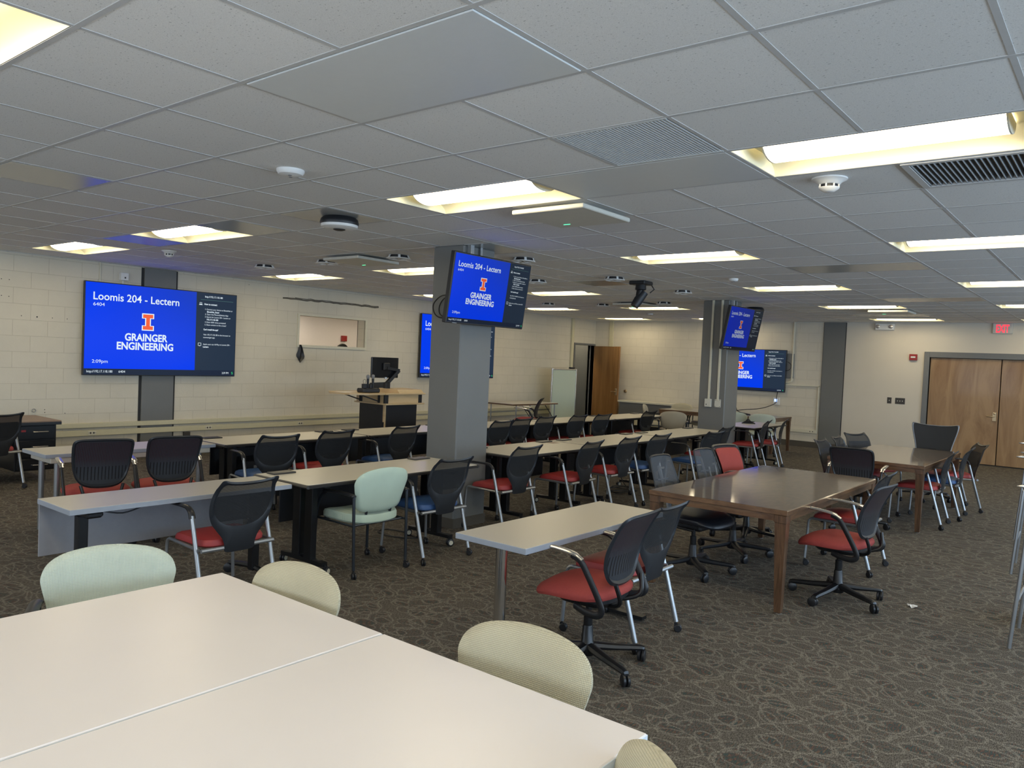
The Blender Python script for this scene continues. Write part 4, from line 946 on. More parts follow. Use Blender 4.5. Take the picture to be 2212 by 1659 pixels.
# table under the wall screen column, by the left wall far end
t = thing('side_table', 'plain table with thin legs against the left wall beside the whiteboard', 'table', (-7.22, 12.75, 0))
m = MB(); m.rbox(-.39, .39, -.77, .89, .733, .737, .001); m.build('tabletop', 'lam2', t, smooth=False)
m = MB(); m.rbox(-.40, .40, -.78, .90, .705, .7335, .003); m.build('edge_band', 'walnut_e', t, smooth=False)
for x in (-.36, .36):
    for y in (-.62, .82):
        m = MB(); m.tube([(x, y, 0), (x, y, .705)], .014, 10); m.build('leg', 'silver', t)
m = MB()
for x in (-.36, .36): m.tube([(x, .82, .35), (x, .45, .69)], .009, 6)
m.build('folding_brace', 'darksteel', t)
wood_table(.69, 1.79, 4.31, 6.72, 0, 'glossy brown wooden table in the middle ground with reflections on its top')
wood_table(.86, 1.90, 8.33, 10.62, 0, 'glossy brown wooden table farther back, before the double doors')
wood_table(-4.62, -2.02, 14.45, 15.52, 0, 'brown table under the back wall screen, cream chairs around it', .745)
for x0, x1, l in ((.53, 1.585, 'white table at the bottom left corner of the view, left of the seam'), (1.595, 2.66, 'white table in the foreground, right of the seam')):
    t = thing('white_table', l, 'table', ((x0+x1)/2, -.22, 0), group='white tables pushed together'); a = (x1-x0)/2; b = .93
    m = MB(); m.rbox(-a, a, -b, b, .709, .737, .003); m.build('tabletop', 'white_lam', t, smooth=False)
    m = MB(); m.rbox(-a+.002, a+.0015, -b-.0015, b+.0015, .7085, .7335, .001); m.build('edge_band', 'white_edge', t, smooth=False)
    m = MB(); m.rbox(-a+.02, a-.02, -b+.02, b-.02, .672, .7085, .004); m.build('apron', 'white_edge', t, smooth=False)
    for sx in (-1, 1):
        for sy in (-1, 1):
            m = MB(); m.rbox(sx*(a-.05)-.025, sx*(a-.05)+.025, sy*(b-.05)-.025, sy*(b-.05)+.025, 0, .672, .003); m.build('leg', 'white_edge', t, smooth=False)

# ---- chairs
red = mesh_chair('red')
def seatswap(mat):
    me = [c for c in bpy.data.objects if c.parent is red and c.name.startswith('seat') and not c.name.startswith('seat_')][0].data.copy(); me.materials.clear(); me.materials.append(Mt[mat]); return me
SB = seatswap('blue')
bluem = {'seat': SB}
used = []
def put(x, y, h, label, group, seat='red'):
    if h > 150 and x < 0 and y > 1: y -= .03 if y < 4.6 or (x < -3.3 and y < 5.5) else .11
    c = red if not used else dup(red, swap=bluem if seat == 'blue' else None)
    used.append(1); c.location = (x, y, 0); c.rotation_euler = (0, 0, R(h)); c['label'] = label; c['group'] = group; return c
GA, GB, GC, GD = 'mesh chairs along the front row of desks', 'mesh chairs along the back row of desks', 'mesh chairs at the wooden tables', 'mesh chairs beyond the far pillar'
put(-1.15, 1.74, 179, 'mesh chair with red seat at the frosted-panel table, nearest at the left', GA)
put(-1.11, 3.67, 178, 'mesh chair with blue seat directly in front of the near pillar', GA, 'blue')
put(-3.26, 3.47, 172, 'mesh chair with blue seat at the back row desk beside the two ribbed swivel chairs', GB, 'blue')
put(-3.36, 4.24, 177, 'red-seat mesh chair in the back row, middle of three left of the near pillar', GB)
put(-3.41, 5.28, 182, 'mesh chair with blue seat before the lectern, left edge of the near pillar', GB, 'blue')
put(-6.45, 1.98, 194, 'mesh chair with red seat at the desk with drawers, cut by the left edge', 'mesh chairs along the left side')
put(-1.33, 5.05, 179, 'mesh chair with red seat just right of the near pillar, closest of its row', GA)
put(-1.23, 6.06, 184, 'mesh chair with red seat, second right of the near pillar, turned slightly', GA)
put(-1.25, 6.93, 180, 'mesh chair with red seat, third right of the near pillar', GA)
put(-1.23, 7.66, 177, 'mesh chair with blue seat, fourth right of the near pillar', GA, 'blue')
put(-1.01, 8.80, 171, 'mesh chair with blue seat behind the grey task chairs, pulled out toward the wooden table', GA, 'blue')
put(-1.26, 9.69, 180, 'mesh chair with red seat right in front of the far pillar', GA)
put(-3.42, 7.20, 178, 'mesh chair, first of the back row right of the near pillar', GB)
put(-3.55, 7.81, 180, 'mesh chair, second of the back row right of the near pillar, touching the first', GB)
put(-3.63, 8.52, 178, 'mesh chair, third of the back row right of the near pillar', GB)
put(-3.58, 9.33, 178, 'mesh chair, fourth of the back row right of the near pillar', GB)
put(-3.52, 9.98, 176, 'mesh chair, fifth of the back row right of the near pillar', GB)
put(-3.60, 11.71, 177, 'mesh chair with red seat standing alone at the right end of the back row', GB)
put(-1.44, 11.78, 190, 'mesh chair with red seat just right of the far pillar', GD)
put(-1.38, 12.46, 194, 'mesh chair with red seat, outer one of the two right of the far pillar', GD)
put(1.69, 6.19, 180, 'mesh chair with red seat at the nearer wooden table, behind the swivel chair', GC)
put(1.12, 3.20, 180, 'mesh chair with red seat between the nearest swivel chair and the wooden table', GC)
put(1.74, 9.00, 182, 'mesh chair with red seat at the farther wooden table, nearest of its right side', GC)
put(1.80, 9.80, 182, 'mesh chair with blue seat, middle one on the right side of the farther wooden table', GC, 'blue')
put(1.82, 10.58, 206, 'mesh chair with red seat at the far right corner of the farther wooden table', GC)
put(.90, 9.02, -3, 'dark-backed mesh chair at the left side of the farther wooden table, nearest', GC)
put(.88, 9.78, 2, 'dark-backed mesh chair at the left side of the farther wooden table, middle', GC)
put(.86, 10.45, -28, 'dark-backed mesh chair at the left side of the farther wooden table, tallest in view', GC)
sw = swivel_chair(); GS = 'black ribbed-back swivel chairs with red seats'; first = True
for x, y, h, l in ((-3.27, 1.80, 166, 'red-seat swivel chair with ribbed back, left one of two at the narrow table'), (-3.22, 2.38, 168, 'red-seat swivel chair with ribbed back, right one of two at the narrow table'),
        (1.26, 2.60, 184, 'nearest swivel chair, red seat and ribbed back, at the chrome-post table'), (1.95, 5.06, 175, 'red-seat swivel chair at the near right corner of the closer wooden table'),
        (1.27, 8.05, 92, 'red-seat swivel chair with its ribbed back to us between the two wooden tables'), (-6.30, 11.78, 208, 'red-seat swivel chair before the plain table and whiteboard at the left wall'),
        (.62, 6.55, -12, 'swivel chair showing its red back cushion, behind the grey task chairs')):
    c = sw if first else dup(sw); first = False
    c.location = (x, y, 0); c.rotation_euler = (0, 0, R(h)); c['label'] = l; c['group'] = GS
tk = task_chair(); c2 = dup(tk)
for c, (x, y, h, l) in zip((tk, c2), ((.79, 4.95, -4, 'grey mesh task chair with black leather seat, left one at the wooden table'), (.79, 5.80, -6, 'grey mesh task chair with black leather seat, right one, before the red back'))):
    c.location = (x, y, 0); c.rotation_euler = (0, 0, R(h)); c['label'] = l; c['group'] = 'grey mesh task chairs at the wooden table'
c = conference_chair(); c.location = (1.42, 11.15, 0); c.rotation_euler = (0, 0, R(-92)); c['label'] = 'big black high-backed chair at the far end of the farther wooden table'
pc = padded_chair('mint')
pc.location = (-1.17, 2.97, 0); pc.rotation_euler = (0, 0, R(178)); pc['label'] = 'mint green padded chair with dark tube legs at the rolling desk'; pc['group'] = 'padded tube-leg chairs'
def padswap(mat):
    out = {}
    for n in ('seat', 'backrest'):
        me = [c for c in bpy.data.objects if c.parent is pc and c.name.split('.')[0] == n][0].data.copy(); me.materials.clear(); me.materials.append(Mt[mat]); out[n] = me
    return out
PW, PM, PF = padswap('creamw'), padswap('mintw'), padswap('creamf')
for x, y, h, l, sp in ((.42, .27, -25, 'pale mint woven chair tucked under the left edge of the white tables', PM), (1.00, .54, -85, 'cream woven chair at the far side of the left white table', PW),
        (2.13, .63, -85, 'cream woven chair with creased back at the far side of the right white table', PW), (2.69, .20, 225, 'cream woven chair at the right corner of the white table, bottom edge', PW),
        (-3.42, 12.78, 118, 'cream padded chair with its back to us at the end of the back desks', PF), (-4.62, 15.45, -80, 'cream oval chair back behind the far brown table, left one', PW),
        (-4.05, 15.62, -95, 'cream oval chair back behind the far brown table, near the pillar', PW), (-4.55, 14.20, 20, 'cream chair at the left end of the far brown table', PW),
        (-2.78, 14.22, 118, 'pale chair at the far brown table just right of the far pillar', PM), (-2.20, 14.28, 112, 'pale chair at the right corner of the far brown table', PM)):
    c = dup(pc, (x, y, 0), h, l, 'padded tube-leg chairs', sp)
bs = bar_stool()
for k, (x, y, h, l) in enumerate(((3.37, 5.06, 180, 'tall bar-height chair with silver legs, nearest at the right edge'), (3.13, 7.35, 182, 'tall bar-height chair with silver legs, middle one at the right edge'), (2.98, 9.16, 180, 'tall bar-height chair with silver legs, farthest at the right edge'))):
    c = bs if k == 0 else dup(bs); c.location = (x, y, 0); c.rotation_euler = (0, 0, R(h)); c['label'] = l; c['group'] = 'bar-height chairs at the right edge'

# ================================================ LECTERN
t = thing('lectern', 'wooden lectern desk with black cabinet doors and maple top', 'lectern', (-6.05, 7.64, 0))
m = MB(); m.rbox(-.30, .33, -.355, .355, .04, .90, .004); m.build('cabinet', 'maple', t, smooth=False)
m = MB(); m.box(-.28, .31, -.362, -.352, .05, .62); m.rbox(-.28, .28, -.368, -.352, .10, .895, .003)
for z in (.80, .82, .84):
    for x in (-.15, .12): m.box(x-.06, x+.06, -.371, -.367, z-.004, z+.004)
m.build('side_door', 'black', t, smooth=False)
m = MB(); m.rbox(.325, .345, -.335, .335, .06, .895, .003); m.build('front_door', 'black', t, smooth=False)
m = MB(); m.rbox(-.36, .42, -.42, .44, .90, .925, .004); m.rbox(-.34, .38, -.39, .41, .925, 1.065, .002); m.rbox(-.37, .43, -.43, .45, 1.065, 1.09, .006); m.build('drawer_box', 'maple', t, smooth=False)
m = MB()
for x in (-.22, .375):
    for y in (-.40, .33):
        m.rbox(x-.03, x+.03 if x < 0 else x+.012, y-.012 if y < 0 else y, y+.06 if y < 0 else y+.08, .925, 1.06, .003)
m.build('corner_bracket', 'black', t, smooth=False)
m = MB(); m.prism([(.40, 1.09), (.34, 1.145), (-.10, 1.15), (-.10, 1.09)], lambda p, q, tt: (p, tt, q), -.12, .43); m.build('raised_ledge', 'maple', t, smooth=False)
m = MB(); m.prism([(-.36, -.43), (.40, -.43), (.40, -.75), (.28, -1.05), (-.12, -1.12), (-.36, -.95)], lambda p, q, tt: (p, q, tt), 1.065, 1.09); s_ = m.build('side_shelf', 'maple', t, smooth=False)
m = MB()
for x in (-.2, .25): m.bar((x, -.42, .95), (x, -.80, 1.06), .03, .015); m.bar((x, -.425, .93), (x, -.425, 1.06), .04, .012)
m.build('shelf_bracket', 'black', s_, smooth=False)
t = thing('monitor', 'black monitor on an arm above the lectern, seen from behind', 'monitor', (-6.05, 7.74, 1.15))
m = MB(); m.rbox(-.045, -.01, -.47, .12, .17, .51, .008); m.build('housing', 'dark_sc', t, smooth=False)
m = MB(); m.rbox(-.01, .03, -.24, -.10, .30, .42, .01); m.rbox(.028, .034, -.19, -.13, .355, .37, .002); m.build('mounting_plate', 'black', t, smooth=False)
m = MB(); m.rbox(-.03, .05, -.20, -.10, -.01, .10, .01); m.bar((.01, -.15, .08), (.03, .09, .30), .05, .055); m.bar((.03, .10, .30), (.02, -.17, .335), .045, .045); m.build('monitor_arm', 'black', t, smooth=False)
m = MB(); m.lathe([(.03, .16), (.03, .18), (.01, .185)], (0, -.17, 0), n=12); m.build('webcam', 'silver', t)
t = thing('microphone_charger', 'black charging dock on the lectern holding two handheld microphones', 'charger', (-5.90, 7.08, 1.09), -4)
m = MB(); m.rbox(-.09, .09, -.17, .17, .0, .07, .015); m.build('dock', 'black', t, smooth=False)
m = MB(); m.rbox(-.03, .03, -.12, -.055, .07, .14, .006); m.rbox(-.03, .03, .01, .05, .07, .14, .006); m.tube(crom([(0, -.10, .14), (0, -.11, .19), (0, -.08, .21), (0, -.06, .19), (0, -.07, .14)], 4), .003, 6); m.build('belt_pack', 'black', t, smooth=False)
for y in (-.02, .085):
    m_ = thing('microphone', 'handheld microphone standing upright in the lectern dock, %s one' % ('left' if y < 0 else 'right'), 'microphone', (-5.90, 7.08+y, 1.162), group='handheld microphones in the dock')
    m = MB(); m.tube([(0, 0, 0), (0, 0, .15)], [.015, .021], 14); m.build('handle', 'black', m_)
    m = MB(); m.lathe([(.018, .15), (.026, .165), (.029, .185), (.025, .205), (.012, .216)], n=16); m.build('grille', 'hubg', m_)
t = tag(MB().rbox(-6.18, -5.98, 6.62, 6.95, 1.0905, 1.093, .0005).build('paper_sheet', 'paper', smooth=False), 'loose white paper sheet lying on the lectern side shelf', 'paper')
t = thing('desk_chair', 'dark chair back just visible behind the right end of the lectern', 'chair', (-6.75, 7.98, 0), 0)
m = MB(); m.prism([(-.16, .80), (.18, .80), (.23, 1.21), (-.09, 1.20)], lambda p, q, tt: (tt+(q-.8)*-.1, p, q), -.02, .02); m.build('backrest', 'bmesh_', t, smooth=False)
m = MB(); m.cushion(.0, .46, .22, [(.9, .47), (1, .48), (1, .52), (.8, .53), (.2, .53)], p=4); m.build('seat', 'leather', t)
m = MB(); m.tube([(-.01, 0, .80), (0, 0, .48), (.2, 0, .46)], .02, 8); m.tube([(.23, 0, .47), (.23, 0, .10)], .025, 10)
for k in range(5): m.bar((.23, 0, .08), (.23+.25*math.cos(R(72*k)), .25*math.sin(R(72*k)), .02), .04, .03)
m.build('pedestal', 'black', t, smooth=False)

# ================================================ THINGS AT THE WALLS
def outlet(par, y, z, x, ax='x'):
    m = MB(); m.rbox(x-.001, x+.004, y-.055, y+.055, z-.028, z+.028, .001); o = m.build('socket', 'cream_l', par, smooth=False)
    m = MB()
    for k in (-.022, .022): m.lathe([(.013, x+.004), (.013, x+.0055)], (0, y+k, z), 'X', 12)
    for k in (-.048, .048): m.lathe([(.004, x+.004), (.004, x+.0055)], (0, y+k, z), 'X', 8)
    m.build('socket_holes', 'plate', o, smooth=False)
t = thing('cable_raceway', 'upper cream cable raceway running along the left wall', 'raceway', (0, 0, 0), group='cream raceways on the left wall')
m = MB(); m.rbox(XL+.001, XL+.055, .5, 15.7, .490, .556, .004); m.build('channel', 'cream', t, smooth=False)
t = thing('cable_raceway', 'lower cream cable raceway with sockets along the left wall', 'raceway', (0, 0, 0), group='cream raceways on the left wall')
m = MB(); m.rbox(XL+.001, XL+.045, .5, 15.7, .372, .452, .004); m.rbox(XL+.001, XL+.045, 8.68, 8.86, .11, .372, .004); m.build('channel', 'cream', t, smooth=False)
for y in (3.72, 5.51, 7.27, 10.9, 12.2): outlet(t, y, .413, XL+.045)
m = MB(); m.rbox(XL, XL+.05, 5.10, 5.20, .22, .36, .004); m.rbox(XL+.05, XL+.052, 5.125, 5.175, .25, .33, .001); tag(m.build('wall_socket', 'plate', smooth=False), 'dark wall socket box below the raceway under the big screen', 'socket')
t = thing('conduit', 'thin painted conduit running from the ceiling to the top of the big wall screen', 'conduit')
m = MB(); m.tube([(XL+.012, 3.79, H), (XL+.012, 3.79, 2.50)], .010, 8); m.build('pipe', 'cream_l', t)
t = thing('junction_box', 'small cream junction box above the big wall screen', 'junction box', (XL, 4.11, 2.68))
m = MB(); m.rbox(0, .075, -.055, .055, -.055, .055, .004); m.rbox(0, .02, -.01, .01, -.2, -.055, .002); m.build('box', 'white', t, smooth=False)
m = MB(); m.rbox(.0745, .077, -.005, .016, -.028, -.004, .001); m.build('port', 'recess', t, smooth=False)
m = MB(); random.seed(3); pts = [(6.85+2.18*k/26, 2.615+random.uniform(-.008, .008)) for k in range(27)]
m.tube([(XL+.002, y, z) for y, z in pts], [.010+random.uniform(0, .007) for _ in pts], 6); m.tube([(XL+.003, y, z+.018+random.uniform(-.004, .006)) for y, z in pts[3:]], .006, 5)
tag(m.build('mortar_scar', 'groove'), 'rough dark mortar scar on the wall above the wall opening', 'wall scar')
HOL = [(2.558, 2.487), (2.649, 2.485), (2.562, 2.270), (2.648, 2.266), (2.80, 2.021), (2.99, 2.018), (3.18, 2.016), (3.369, 2.0155), (3.11, .757), (3.37, .70), (6.184, 2.773), (3.112, .72)]
for k, (y, z) in enumerate(HOL):
    m = MB(); m.lathe([(.010 if k == 5 else .006, 0), (.006, .002)], (XL+.0006, y, z), 'X', 10)
    tag(m.build('anchor_hole', 'recess', smooth=False), 'small dark anchor hole in the left block wall', 'anchor hole', 'anchor holes in the left wall')
t = thing('ring_bolt', 'small grey eye bolt in the wall just above the desk with drawers', 'bolt', (XL+.02, 2.97, .752))
m = MB(); m.tube([(0+.0, .022*math.cos(R(a)), .022*math.sin(R(a))) for a in range(0, 360, 30)], .005, 6, closed=True); m.build('ring', 'silver', t)
# cloth hanging at the wall opening
m = MB(); n = 8; vs = []
for i in range(n+1):
    z = 1.815-.30*i/n; wv = (.010+.062*(i/n)/.7) if i/n < .7 else max(.008, .072*(1-i/n)/.3)
    for s, xx in ((-1, .02), (-.3, .05), (.3, .028), (1, .05)): vs.append((XL+xx+.006*math.sin(i+s), 7.215+wv*s*1.1+.055*(i/n)*(1-i/n)*4*.4, z-.02*s*(i/n)))
m.add(vs, [(i*4+k, i*4+k+1, i*4+k+5, i*4+k+4) for i in range(n) for k in range(3)])
vs2 = [(x-.012, y, z) for x, y, z in vs]; m.add(vs2, [(i*4+k, i*4+k+1, i*4+k+5, i*4+k+4) for i in range(n) for k in range(3)])
tag(m.build('cloth', 'black'), 'black cloth hanging from the lower left corner of the wall opening', 'cloth')
# control room contents
m = MB(); m.rbox(XL-2.70, XL-2.64, 10.31, 10.45, 1.955, 2.085, .006); tag(m.build('alarm_box', 'redbox', smooth=False), 'small red box on the far wall seen through the wall opening', 'alarm')
t = thing('wall_clock', 'round clock seen through the wall opening, half hidden by its sill', 'clock', (XL-2.69, 10.34, 1.72))
m = MB(); m.lathe([(.175, 0), (.185, .03), (.165, .035), (.163, .02)], axis='X', n=32); m.build('rim', 'black', t)
m = MB(); m.lathe([(.163, .004), (.163, .012)], axis='X', n=32); m.build('face', 'white', t)
m = MB(); m.bar((.016, 0, 0), (.016, .03, .09), .008, .003); m.bar((.016, 0, 0), (.016, -.09, .06), .006, .003); m.build('hands', 'black', t, smooth=False)
t = thing('strip_light', 'bright strip light glimpsed through the top left of the wall opening', 'ceiling light', (XL-1.9, 8.55, 2.45))
m = MB(); m.rbox(-.15, .15, -.6, .6, -.02, .02, .004); m.build('diffuser', 'lamp', t, smooth=False)
for y in (6.4, 10.6):  # two extra strips, added out of sight to brighten the control room
    c = dup(t, (XL-1.5, y, 2.45)); c['label'] = 'unseen strip light added to brighten the room behind the wall opening, %s part' % ('left' if y < 8 else 'right')
c = dup(t, (XL-.55, 16.0, 2.6)); c['label'] = 'strip light added to brighten the dark corridor beyond the open door'  # added lamp that lifts the grey beyond the doorway
# left desk with drawers
t = thing('drawer_desk', 'black steel desk with brown top and two drawers at the far left', 'desk', (-6.98, 2.05, 0))
m = MB(); m.rbox(-.41, .41, -.78, .74, .715, .74, .004); m.build('desktop', 'brown_top', t, smooth=False)
m = MB(); m.rbox(-.412, .412, -.782, .742, .69, .728, .004); m.build('edge_band', 'black', t, smooth=False)
m = MB(); m.rbox(-.36, .36, .25, .70, .14, .69, .005); m.box(-.36, -.34, -.74, .25, .3, .69); c_ = m.build('pedestal', 'black_s', t, smooth=False)
for z0, z1 in ((.52, .68), (.30, .50), (.16, .28)):
    m = MB(); m.rbox(.36, .378, .27, .68, z0, z1, .004); d_ = m.build('drawer', 'black_s', t, smooth=False)
    m = MB(); zc = z1-.07; m.tube([(.378, .43, zc), (.40, .435, zc), (.402, .475, zc), (.402, .555, zc), (.40, .595, zc), (.378, .60, zc)], .008, 8); m.build('handle', 'alu', d_)
m = MB(); m.rbox(.378, .380, .31, .36, .61, .635, .001); o = m.build('sticker', 'redbox', t, smooth=False); o['label'] = 'small red and white sticker'
for x in (-.32, .32):
    for y in (-.70, .62):
        m = MB(); m.rbox(x-.015, x+.015, y-.02, y+.02, 0, .14 if y > 0 else .69, .003); m.build('leg', 'chrome', t, smooth=False)
# computer under the desk
t = thing('computer', 'black computer standing under the desk behind the blue-seat chair', 'computer', (-3.85, 3.60, 0))
m = MB(); m.rbox(-.20, .16, -.12, .36, .10, .52, .008); m.build('case', 'black', t, smooth=False)
m = MB(); m.rbox(.16, .164, -.08, .32, .40, .404, .001); m.rbox(.16, .164, 0.0, .04, .44, .47, .001); m.build('drive_slot', 'silver', t, smooth=False)
m = MB(); m.rbox(-.16, .12, -.10, .34, 0, .10, .005); m.build('stand', 'black', t, smooth=False)
# boards on the floor by the lectern
for x0, x1, y0, y1, l in ((-5.42, -5.22, 6.6, 7.15, 'thin light wood board on the floor, seen under the desk before the lectern'), (-5.42, -5.22, 7.85, 8.25, 'short light wood board on the floor at the right of the lectern foot')):
    tag(MB().rbox(x0, x1, y0, y1, 0.001, .035, .003).build('wood_board', 'card', smooth=False), l, 'board', 'light wood boards on the floor')
# whiteboard on castors
t = thing('whiteboard', 'tall rolling glass whiteboard standing left of the open door', 'whiteboard', (-7.43, 14.72, 0), -3)
m = MB(); m.rbox(-.012, .012, -.47, .47, .15, 1.50, .004); m.build('board', 'glassb', t, smooth=False)
m = MB(); 
for q in ((-.5, -.47, .12, 1.53), (.47, .5, .12, 1.53)): m.rbox(-.022, .022, *q, .004)
m.rbox(-.022, .022, -.47, .47, 1.50, 1.53, .004); m.rbox(-.022, .022, -.47, .47, .12, .15, .004); m.build('frame', 'alu', t, smooth=False)
for y in (-.44, .44):
    m = MB(); m.bar((-.24, y, .09), (.24, y, .09), .04, .03); m.bar((0, y, .09), (0, y, .13), .04, .04); l = m.build('foot', 'alu', t, smooth=False)
    for x in (-.22, .22): caster(l, x, y, r=.035, stem=.08)
m = MB(); m.rbox(-.04, .04, .24, .42, 1.53, 1.575, .01); tag(m.build('board_eraser', 'black', smooth=False), 'dark eraser lying on top of the rolling whiteboard', 'eraser')
bpy.data.objects['board_eraser'].location = (-7.43, 14.72, 0)
# conduits in the back left corner
t = thing('conduit', 'cream conduit down the left wall beside the door frame', 'conduit')
m = MB(); m.rbox(XL, XL+.05, 15.70, 15.80, .0, H, .004); m.build('channel', 'cream', t, smooth=False)
t = thing('conduit', 'cream conduit down the back wall near the corner, above the open door', 'conduit')
m = MB(); m.rbox(-7.50, -7.38, YB-.04, YB, .80, H, .004); m.build('channel', 'cream', t, smooth=False)
t = thing('wall_cabinet_heater', 'long dark radiator cover with a white ledge along the back wall behind the door', 'radiator cover', (-6.55, 16.62, 0)); t.name = 'radiator_cover'
m = MB(); m.rbox(-.29, 1.24, -.26, .24, .72, .765, .004); m.build('ledge', 'cream_l', t, smooth=False)
m = MB(); m.rbox(-.27, 1.20, -.20, .24, .30, .72, .004); m.build('cover', 'grey', t, smooth=False)
m = MB(); m.rbox(-.27, 1.20, -.19, .24, .15, .30, .004); m.build('kick_panel', 'cream', t, smooth=False)
t = thing('door_stop', 'brown round door stop on the back wall', 'door stop', (-6.93, YB, .985))
m = MB(); m.lathe([(.045, 0), (.045, -.01), (.028, -.02), (.026, -.05)], axis='Y', n=20); m.build('knob', 'brass', t)
# back wall, right of the far pillar
t = thing('conduit', 'cream conduit from the ceiling curving in behind the back wall screen', 'conduit')
m = MB(); m.tube(crom([(-2.53, YB-.02, H), (-2.53, YB-.02, 2.0), (-2.53, YB-.02, 1.55), (-2.57, YB-.02, 1.47), (-2.66, YB-.02, 1.45), (-2.8, YB-.02, 1.45)], 5), .024, 8); m.build('pipe', 'cream_l', t)
t = thing('conduit', 'thin cream surface raceway forming a rectangle low on the back wall', 'conduit')
m = MB()
for q in ((-2.70, -1.90, 1.385, 1.41), (-1.925, -1.90, .40, 1.41), (-2.55, -1.90, .325, .405)): m.rbox(q[0], q[1], YB-.035, YB, q[2], q[3], .003)
m.build('channel', 'cream_l', t, smooth=False)
m = MB()
for k in (-.03, .03): m.lathe([(.012, 0), (.012, -.002)], (-2.02+k, YB-.035, .365), 'Y', 10)
m.build('socket_holes', 'plate', t, smooth=False)
m = MB(); m.rbox(-2.72, -2.50, YB-.03, YB, 1.55, 2.12, .003); tag(m.build('electrical_panel', 'frame_grey', smooth=False), 'grey cover plate on the back wall right behind the screen edge', 'panel')
t = thing('power_outlet', 'white outlet with a blue glow under the back wall screen', 'socket', (-2.86, YB, 1.00))
m = MB(); m.rbox(-.075, .075, -.03, 0, -.085, .085, .004); m.build('plate', 'white', t, smooth=False)
m = MB(); m.rbox(-.045, .02, -.0325, -.03, -.01, .05, .001); m.build('glow_lamp', 'led_b', t, smooth=False)
m = MB(); m.tube(crom([(-2.83, YB-.05, 1.22), (-2.85, YB-.06, 1.08), (-2.87, YB-.07, .95), (-2.98, YB-.6, .84), (-3.2, 15.7, .80), (-3.45, 15.35, .752), (-3.75, 15.2, .752), (-3.75, 14.95, .752), (-3.35, 14.95, .752), (-3.1, 15.1, .76), (-3.25, 15.3, .90), (-3.2, 15.3, .97), (-3.1, 15.2, .80), (-2.85, 15.15, .752), (-2.75, 15.0, .752), (-3.0, 14.9, .752)], 7), .0085, 6)
tag(m.build('power_cable', 'cable'), 'black cable looping from the outlet onto the far brown table', 'cable')
m = MB(); m.tube(crom([(-2.62, YB-.10, 1.93), (-2.55, YB-.10, 1.88), (-2.54, YB-.10, 1.80), (-2.58, YB-.10, 1.74), (-2.66, YB-.10, 1.72)], 6), .007, 6)
tag(m.build('power_cable', 'cable'), 'short black cable loop at the right edge of the back wall screen', 'cable')
t = thing('emergency_light', 'white emergency light with two lamps high on the back wall', 'emergency light', (-.60, YB, 2.765))
m = MB(); m.rbox(-.19, .19, -.06, 0, -.075, .065, .01); m.build('housing', 'white', t, smooth=False)
for x in (-.13, .13):
    m = MB(); m.lathe([(.040, 0), (.040, -.03), (.030, -.034)], (x, -.06, 0), 'Y', 20); m.build('lamp_head', 'alu', t)
t = thing('fire_alarm', 'small red fire alarm on the wall left of the double doors', 'fire alarm', (-.01, YB, 2.125))
m = MB(); m.rbox(-.075, .075, -.05, 0, -.065, .065, .006); m.build('housing', 'redbox', t, smooth=False)
m = MB(); m.rbox(-.045, .045, -.056, -.05, -.015, .02, .003); m.build('strobe_lens', 'white', t, smooth=False)
for x, wd, n_, l in ((-.43, .085, 1, 'single dark switch plate left of the double doors'), (-.22, .19, 3, 'dark triple switch plate beside the double doors')):
    t = thing('light_switch', l, 'switch', (x, YB, 1.185), group='dark switch plates by the double doors')
    m = MB(); m.rbox(-wd/2, wd/2, -.008, 0, -.065, .065, .002); m.build('plate', 'plate', t, smooth=False)
    m = MB()
    for k in range(n_): xx = (k-(n_-1)/2)*.048; m.rbox(xx-.006, xx+.006, -.018, -.008, -.012, .012, .001)
    m.build('toggle', 'offwhite', t, smooth=False)
t = thing('exit_sign', 'red glowing EXIT sign above the double doors', 'exit sign', (1.565, YB, 2.745))
m = MB(); m.rbox(-.17, .17, -.055, 0, -.10, .10, .005); m.build('housing', 'offwhite', t, smooth=False)
m = MB(); put_text(m, 'EXIT', lambda x, y: (x, -.0565, y), -.112, .112, -.075, h=.15, bold=.03); m.build('lettering', 'exit_red', t, smooth=False)
# boxes and raceways on the far pillar
for x, xb, zt, zb, l in ((-1.895, .045, 1.205, 1.08, 'left cream raceway and box on the far pillar front'), (-1.735, .040, 1.20, 1.08, 'right cream raceway and box on the far pillar front')):
    t = thing('pillar_raceway', l, 'raceway', (x, 11.04, 0), group='cream raceways on the far pillar')
    m = MB(); m.rbox(-.018, .018, -.018, 0, 1.18, H, .002); m.build('channel', 'cream_l', t, smooth=False)
    m = MB(); m.rbox(-.055, .055, -.05 if x < -1.8 else -.012, 0, 1.07, 1.205, .004); b_ = m.build('box', 'offwhite', t, smooth=False)
    m = MB()
    if x < -1.8: m.rbox(-.03, -.015, -.052, -.049, 1.10, 1.12, .001)
    else:
        for p in (-.04, .04):
            for q in (1.085, 1.19): m.lathe([(.006, 0), (.006, -.002)], (p, -.012, q), 'Y', 8)
    m.build('screw', 'plate', b_, smooth=False)
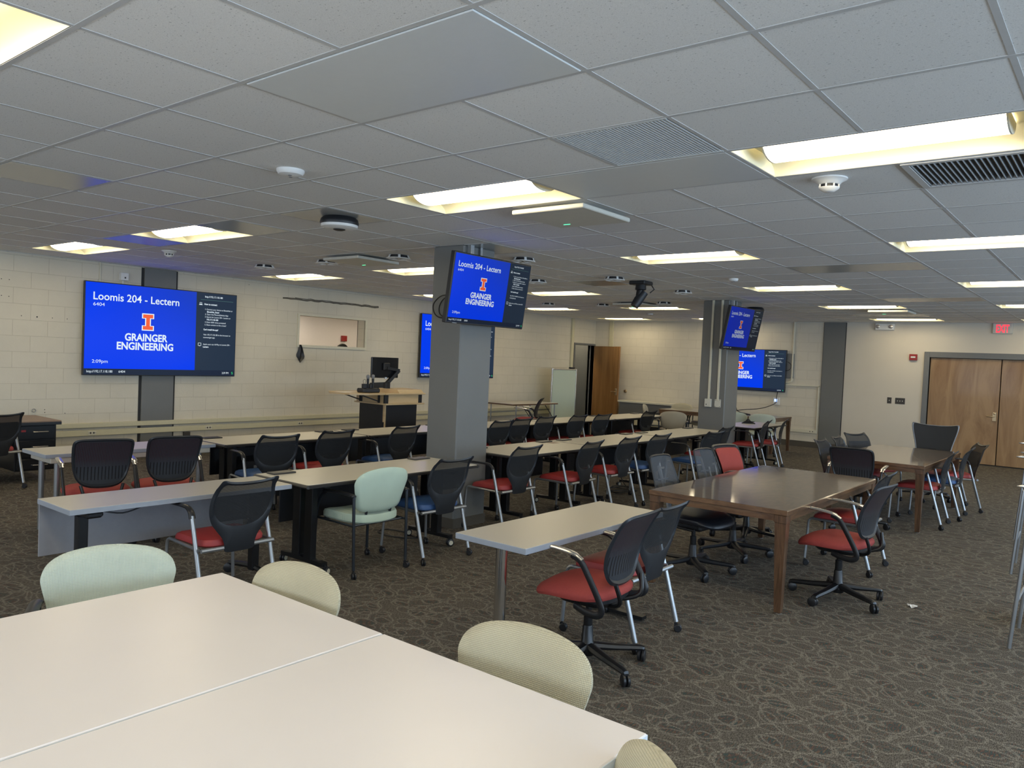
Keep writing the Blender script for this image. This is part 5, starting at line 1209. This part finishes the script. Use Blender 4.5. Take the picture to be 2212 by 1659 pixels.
# conduits on pillar sides above the screens
for y0, l in ((4.62, 'pair of pale conduits above the near pillar screen'), (11.12, 'pair of pale conduits above the far pillar screen')):
    t = thing('conduit', l, 'conduit', (-1.616, y0, 0), group='short conduits above the pillar screens')
    m = MB(); m.rbox(.002, .06, -.04, .01, 2.60, H, .004); m.build('channel', 'silver', t, smooth=False); m = MB(); m.rbox(.002, .03, .14, .17, 2.60, H, .003); m.build('channel', 'silver', t, smooth=False)
    m = MB(); m.rbox(.01, .16, -.06, .10, 2.62, 2.665, .004); m.build('cable_clamp', 'offwhite', t, smooth=False)
m = MB(); m.tube(crom([(-1.70, 4.51, 2.30), (-1.78, 4.50, 2.345), (-1.88, 4.50, 2.335), (-1.97, 4.50, 2.26), (-1.96, 4.505, 2.17), (-1.87, 4.50, 2.12), (-1.72, 4.50, 2.13)], 6), .0065, 6)
m.tube(crom([(-1.70, 4.515, 2.33), (-1.83, 4.515, 2.32), (-1.90, 4.515, 2.24), (-1.88, 4.515, 2.15), (-1.72, 4.515, 2.10)], 6), .0065, 6)
tag(m.build('power_cable', 'cable'), 'black cable loop on the near pillar beside its screen', 'cable')
m = MB(); m.tube(crom([(-1.45, 3.85, .38), (-1.50, 3.9, .2), (-1.55, 3.98, .02), (-1.8, 4.05, .012), (-2.0, 4.0, .012), (-1.95, 3.85, .012), (-1.7, 3.85, .012), (-1.55, 4.0, .012), (-1.5, 3.95, .15), (-1.46, 3.9, .38)], 6), .007, 6)
tag(m.build('power_cable', 'cable'), 'black cable coiled on the carpet under the desk before the near pillar', 'cable')
m = MB(); pts = []; random.seed(5)
for k in range(16): pts.append((-1.72+.22*math.cos(k*1.3)*random.uniform(.5, 1), 7.95+.30*math.sin(k*1.3)*random.uniform(.5, 1), .012+.03*(k % 3)/2))
m.tube(crom([(-1.75, 8.0, .42), (-1.74, 8.0, .2)]+pts, 5), .007, 6)
tag(m.build('power_cable', 'cable'), 'tangle of black cable on the carpet under the middle desk', 'cable')
# speakerphone
t = thing('speakerphone', 'black wedge-shaped conference speakerphone on the desk beyond the far pillar', 'speakerphone', (-1.80, 12.55, .737))
m = MB(); m.lathe([(.14, 0), (.14, .012), (.05, .05), (.02, .085), (.004, .088)], n=3); m.build('body', 'black', t, smooth=False)
m = MB(); m.lathe([(.03, .035), (.032, .06), (.01, .09)], n=12); m.build('speaker_dome', 'char', t)
# brown mark on the desk
tag(MB().rbox(-1.86, -1.76, 6.42, 6.56, .7372, .7385, .0003).build('sticky_note', 'brown_top', smooth=False), 'small brown note lying on the desk right of the near pillar', 'note')
# paper scrap
m = MB(); random.seed(11); vs = [(0, 0, .018)]; n = 9
for k in range(n):
    a = 2*math.pi*k/n; r = random.uniform(.02, .05); vs.append((r*math.cos(a), r*math.sin(a), random.uniform(.001, .02)))
m.add(vs, [(0, k+1, (k+1) % n+1) for k in range(n)]); m.add([(x, y, max(.0005, z-.003)) for x, y, z in vs], [(0, k+1, (k+1) % n+1) for k in range(n)])
o = tag(m.build('paper_scrap', 'paper', smooth=False), 'crumpled scrap of white paper on the open carpet', 'paper'); o.location = (2.43, 5.28, 0)
m = MB(); m.rbox(-.16, .16, -.12, .12, 0, .16, .004); o = tag(m.build('cardboard_box', 'paper', smooth=False), 'pale box on the floor under the nearest bar-height chair', 'box'); o.location = (3.30, 5.55, 0)
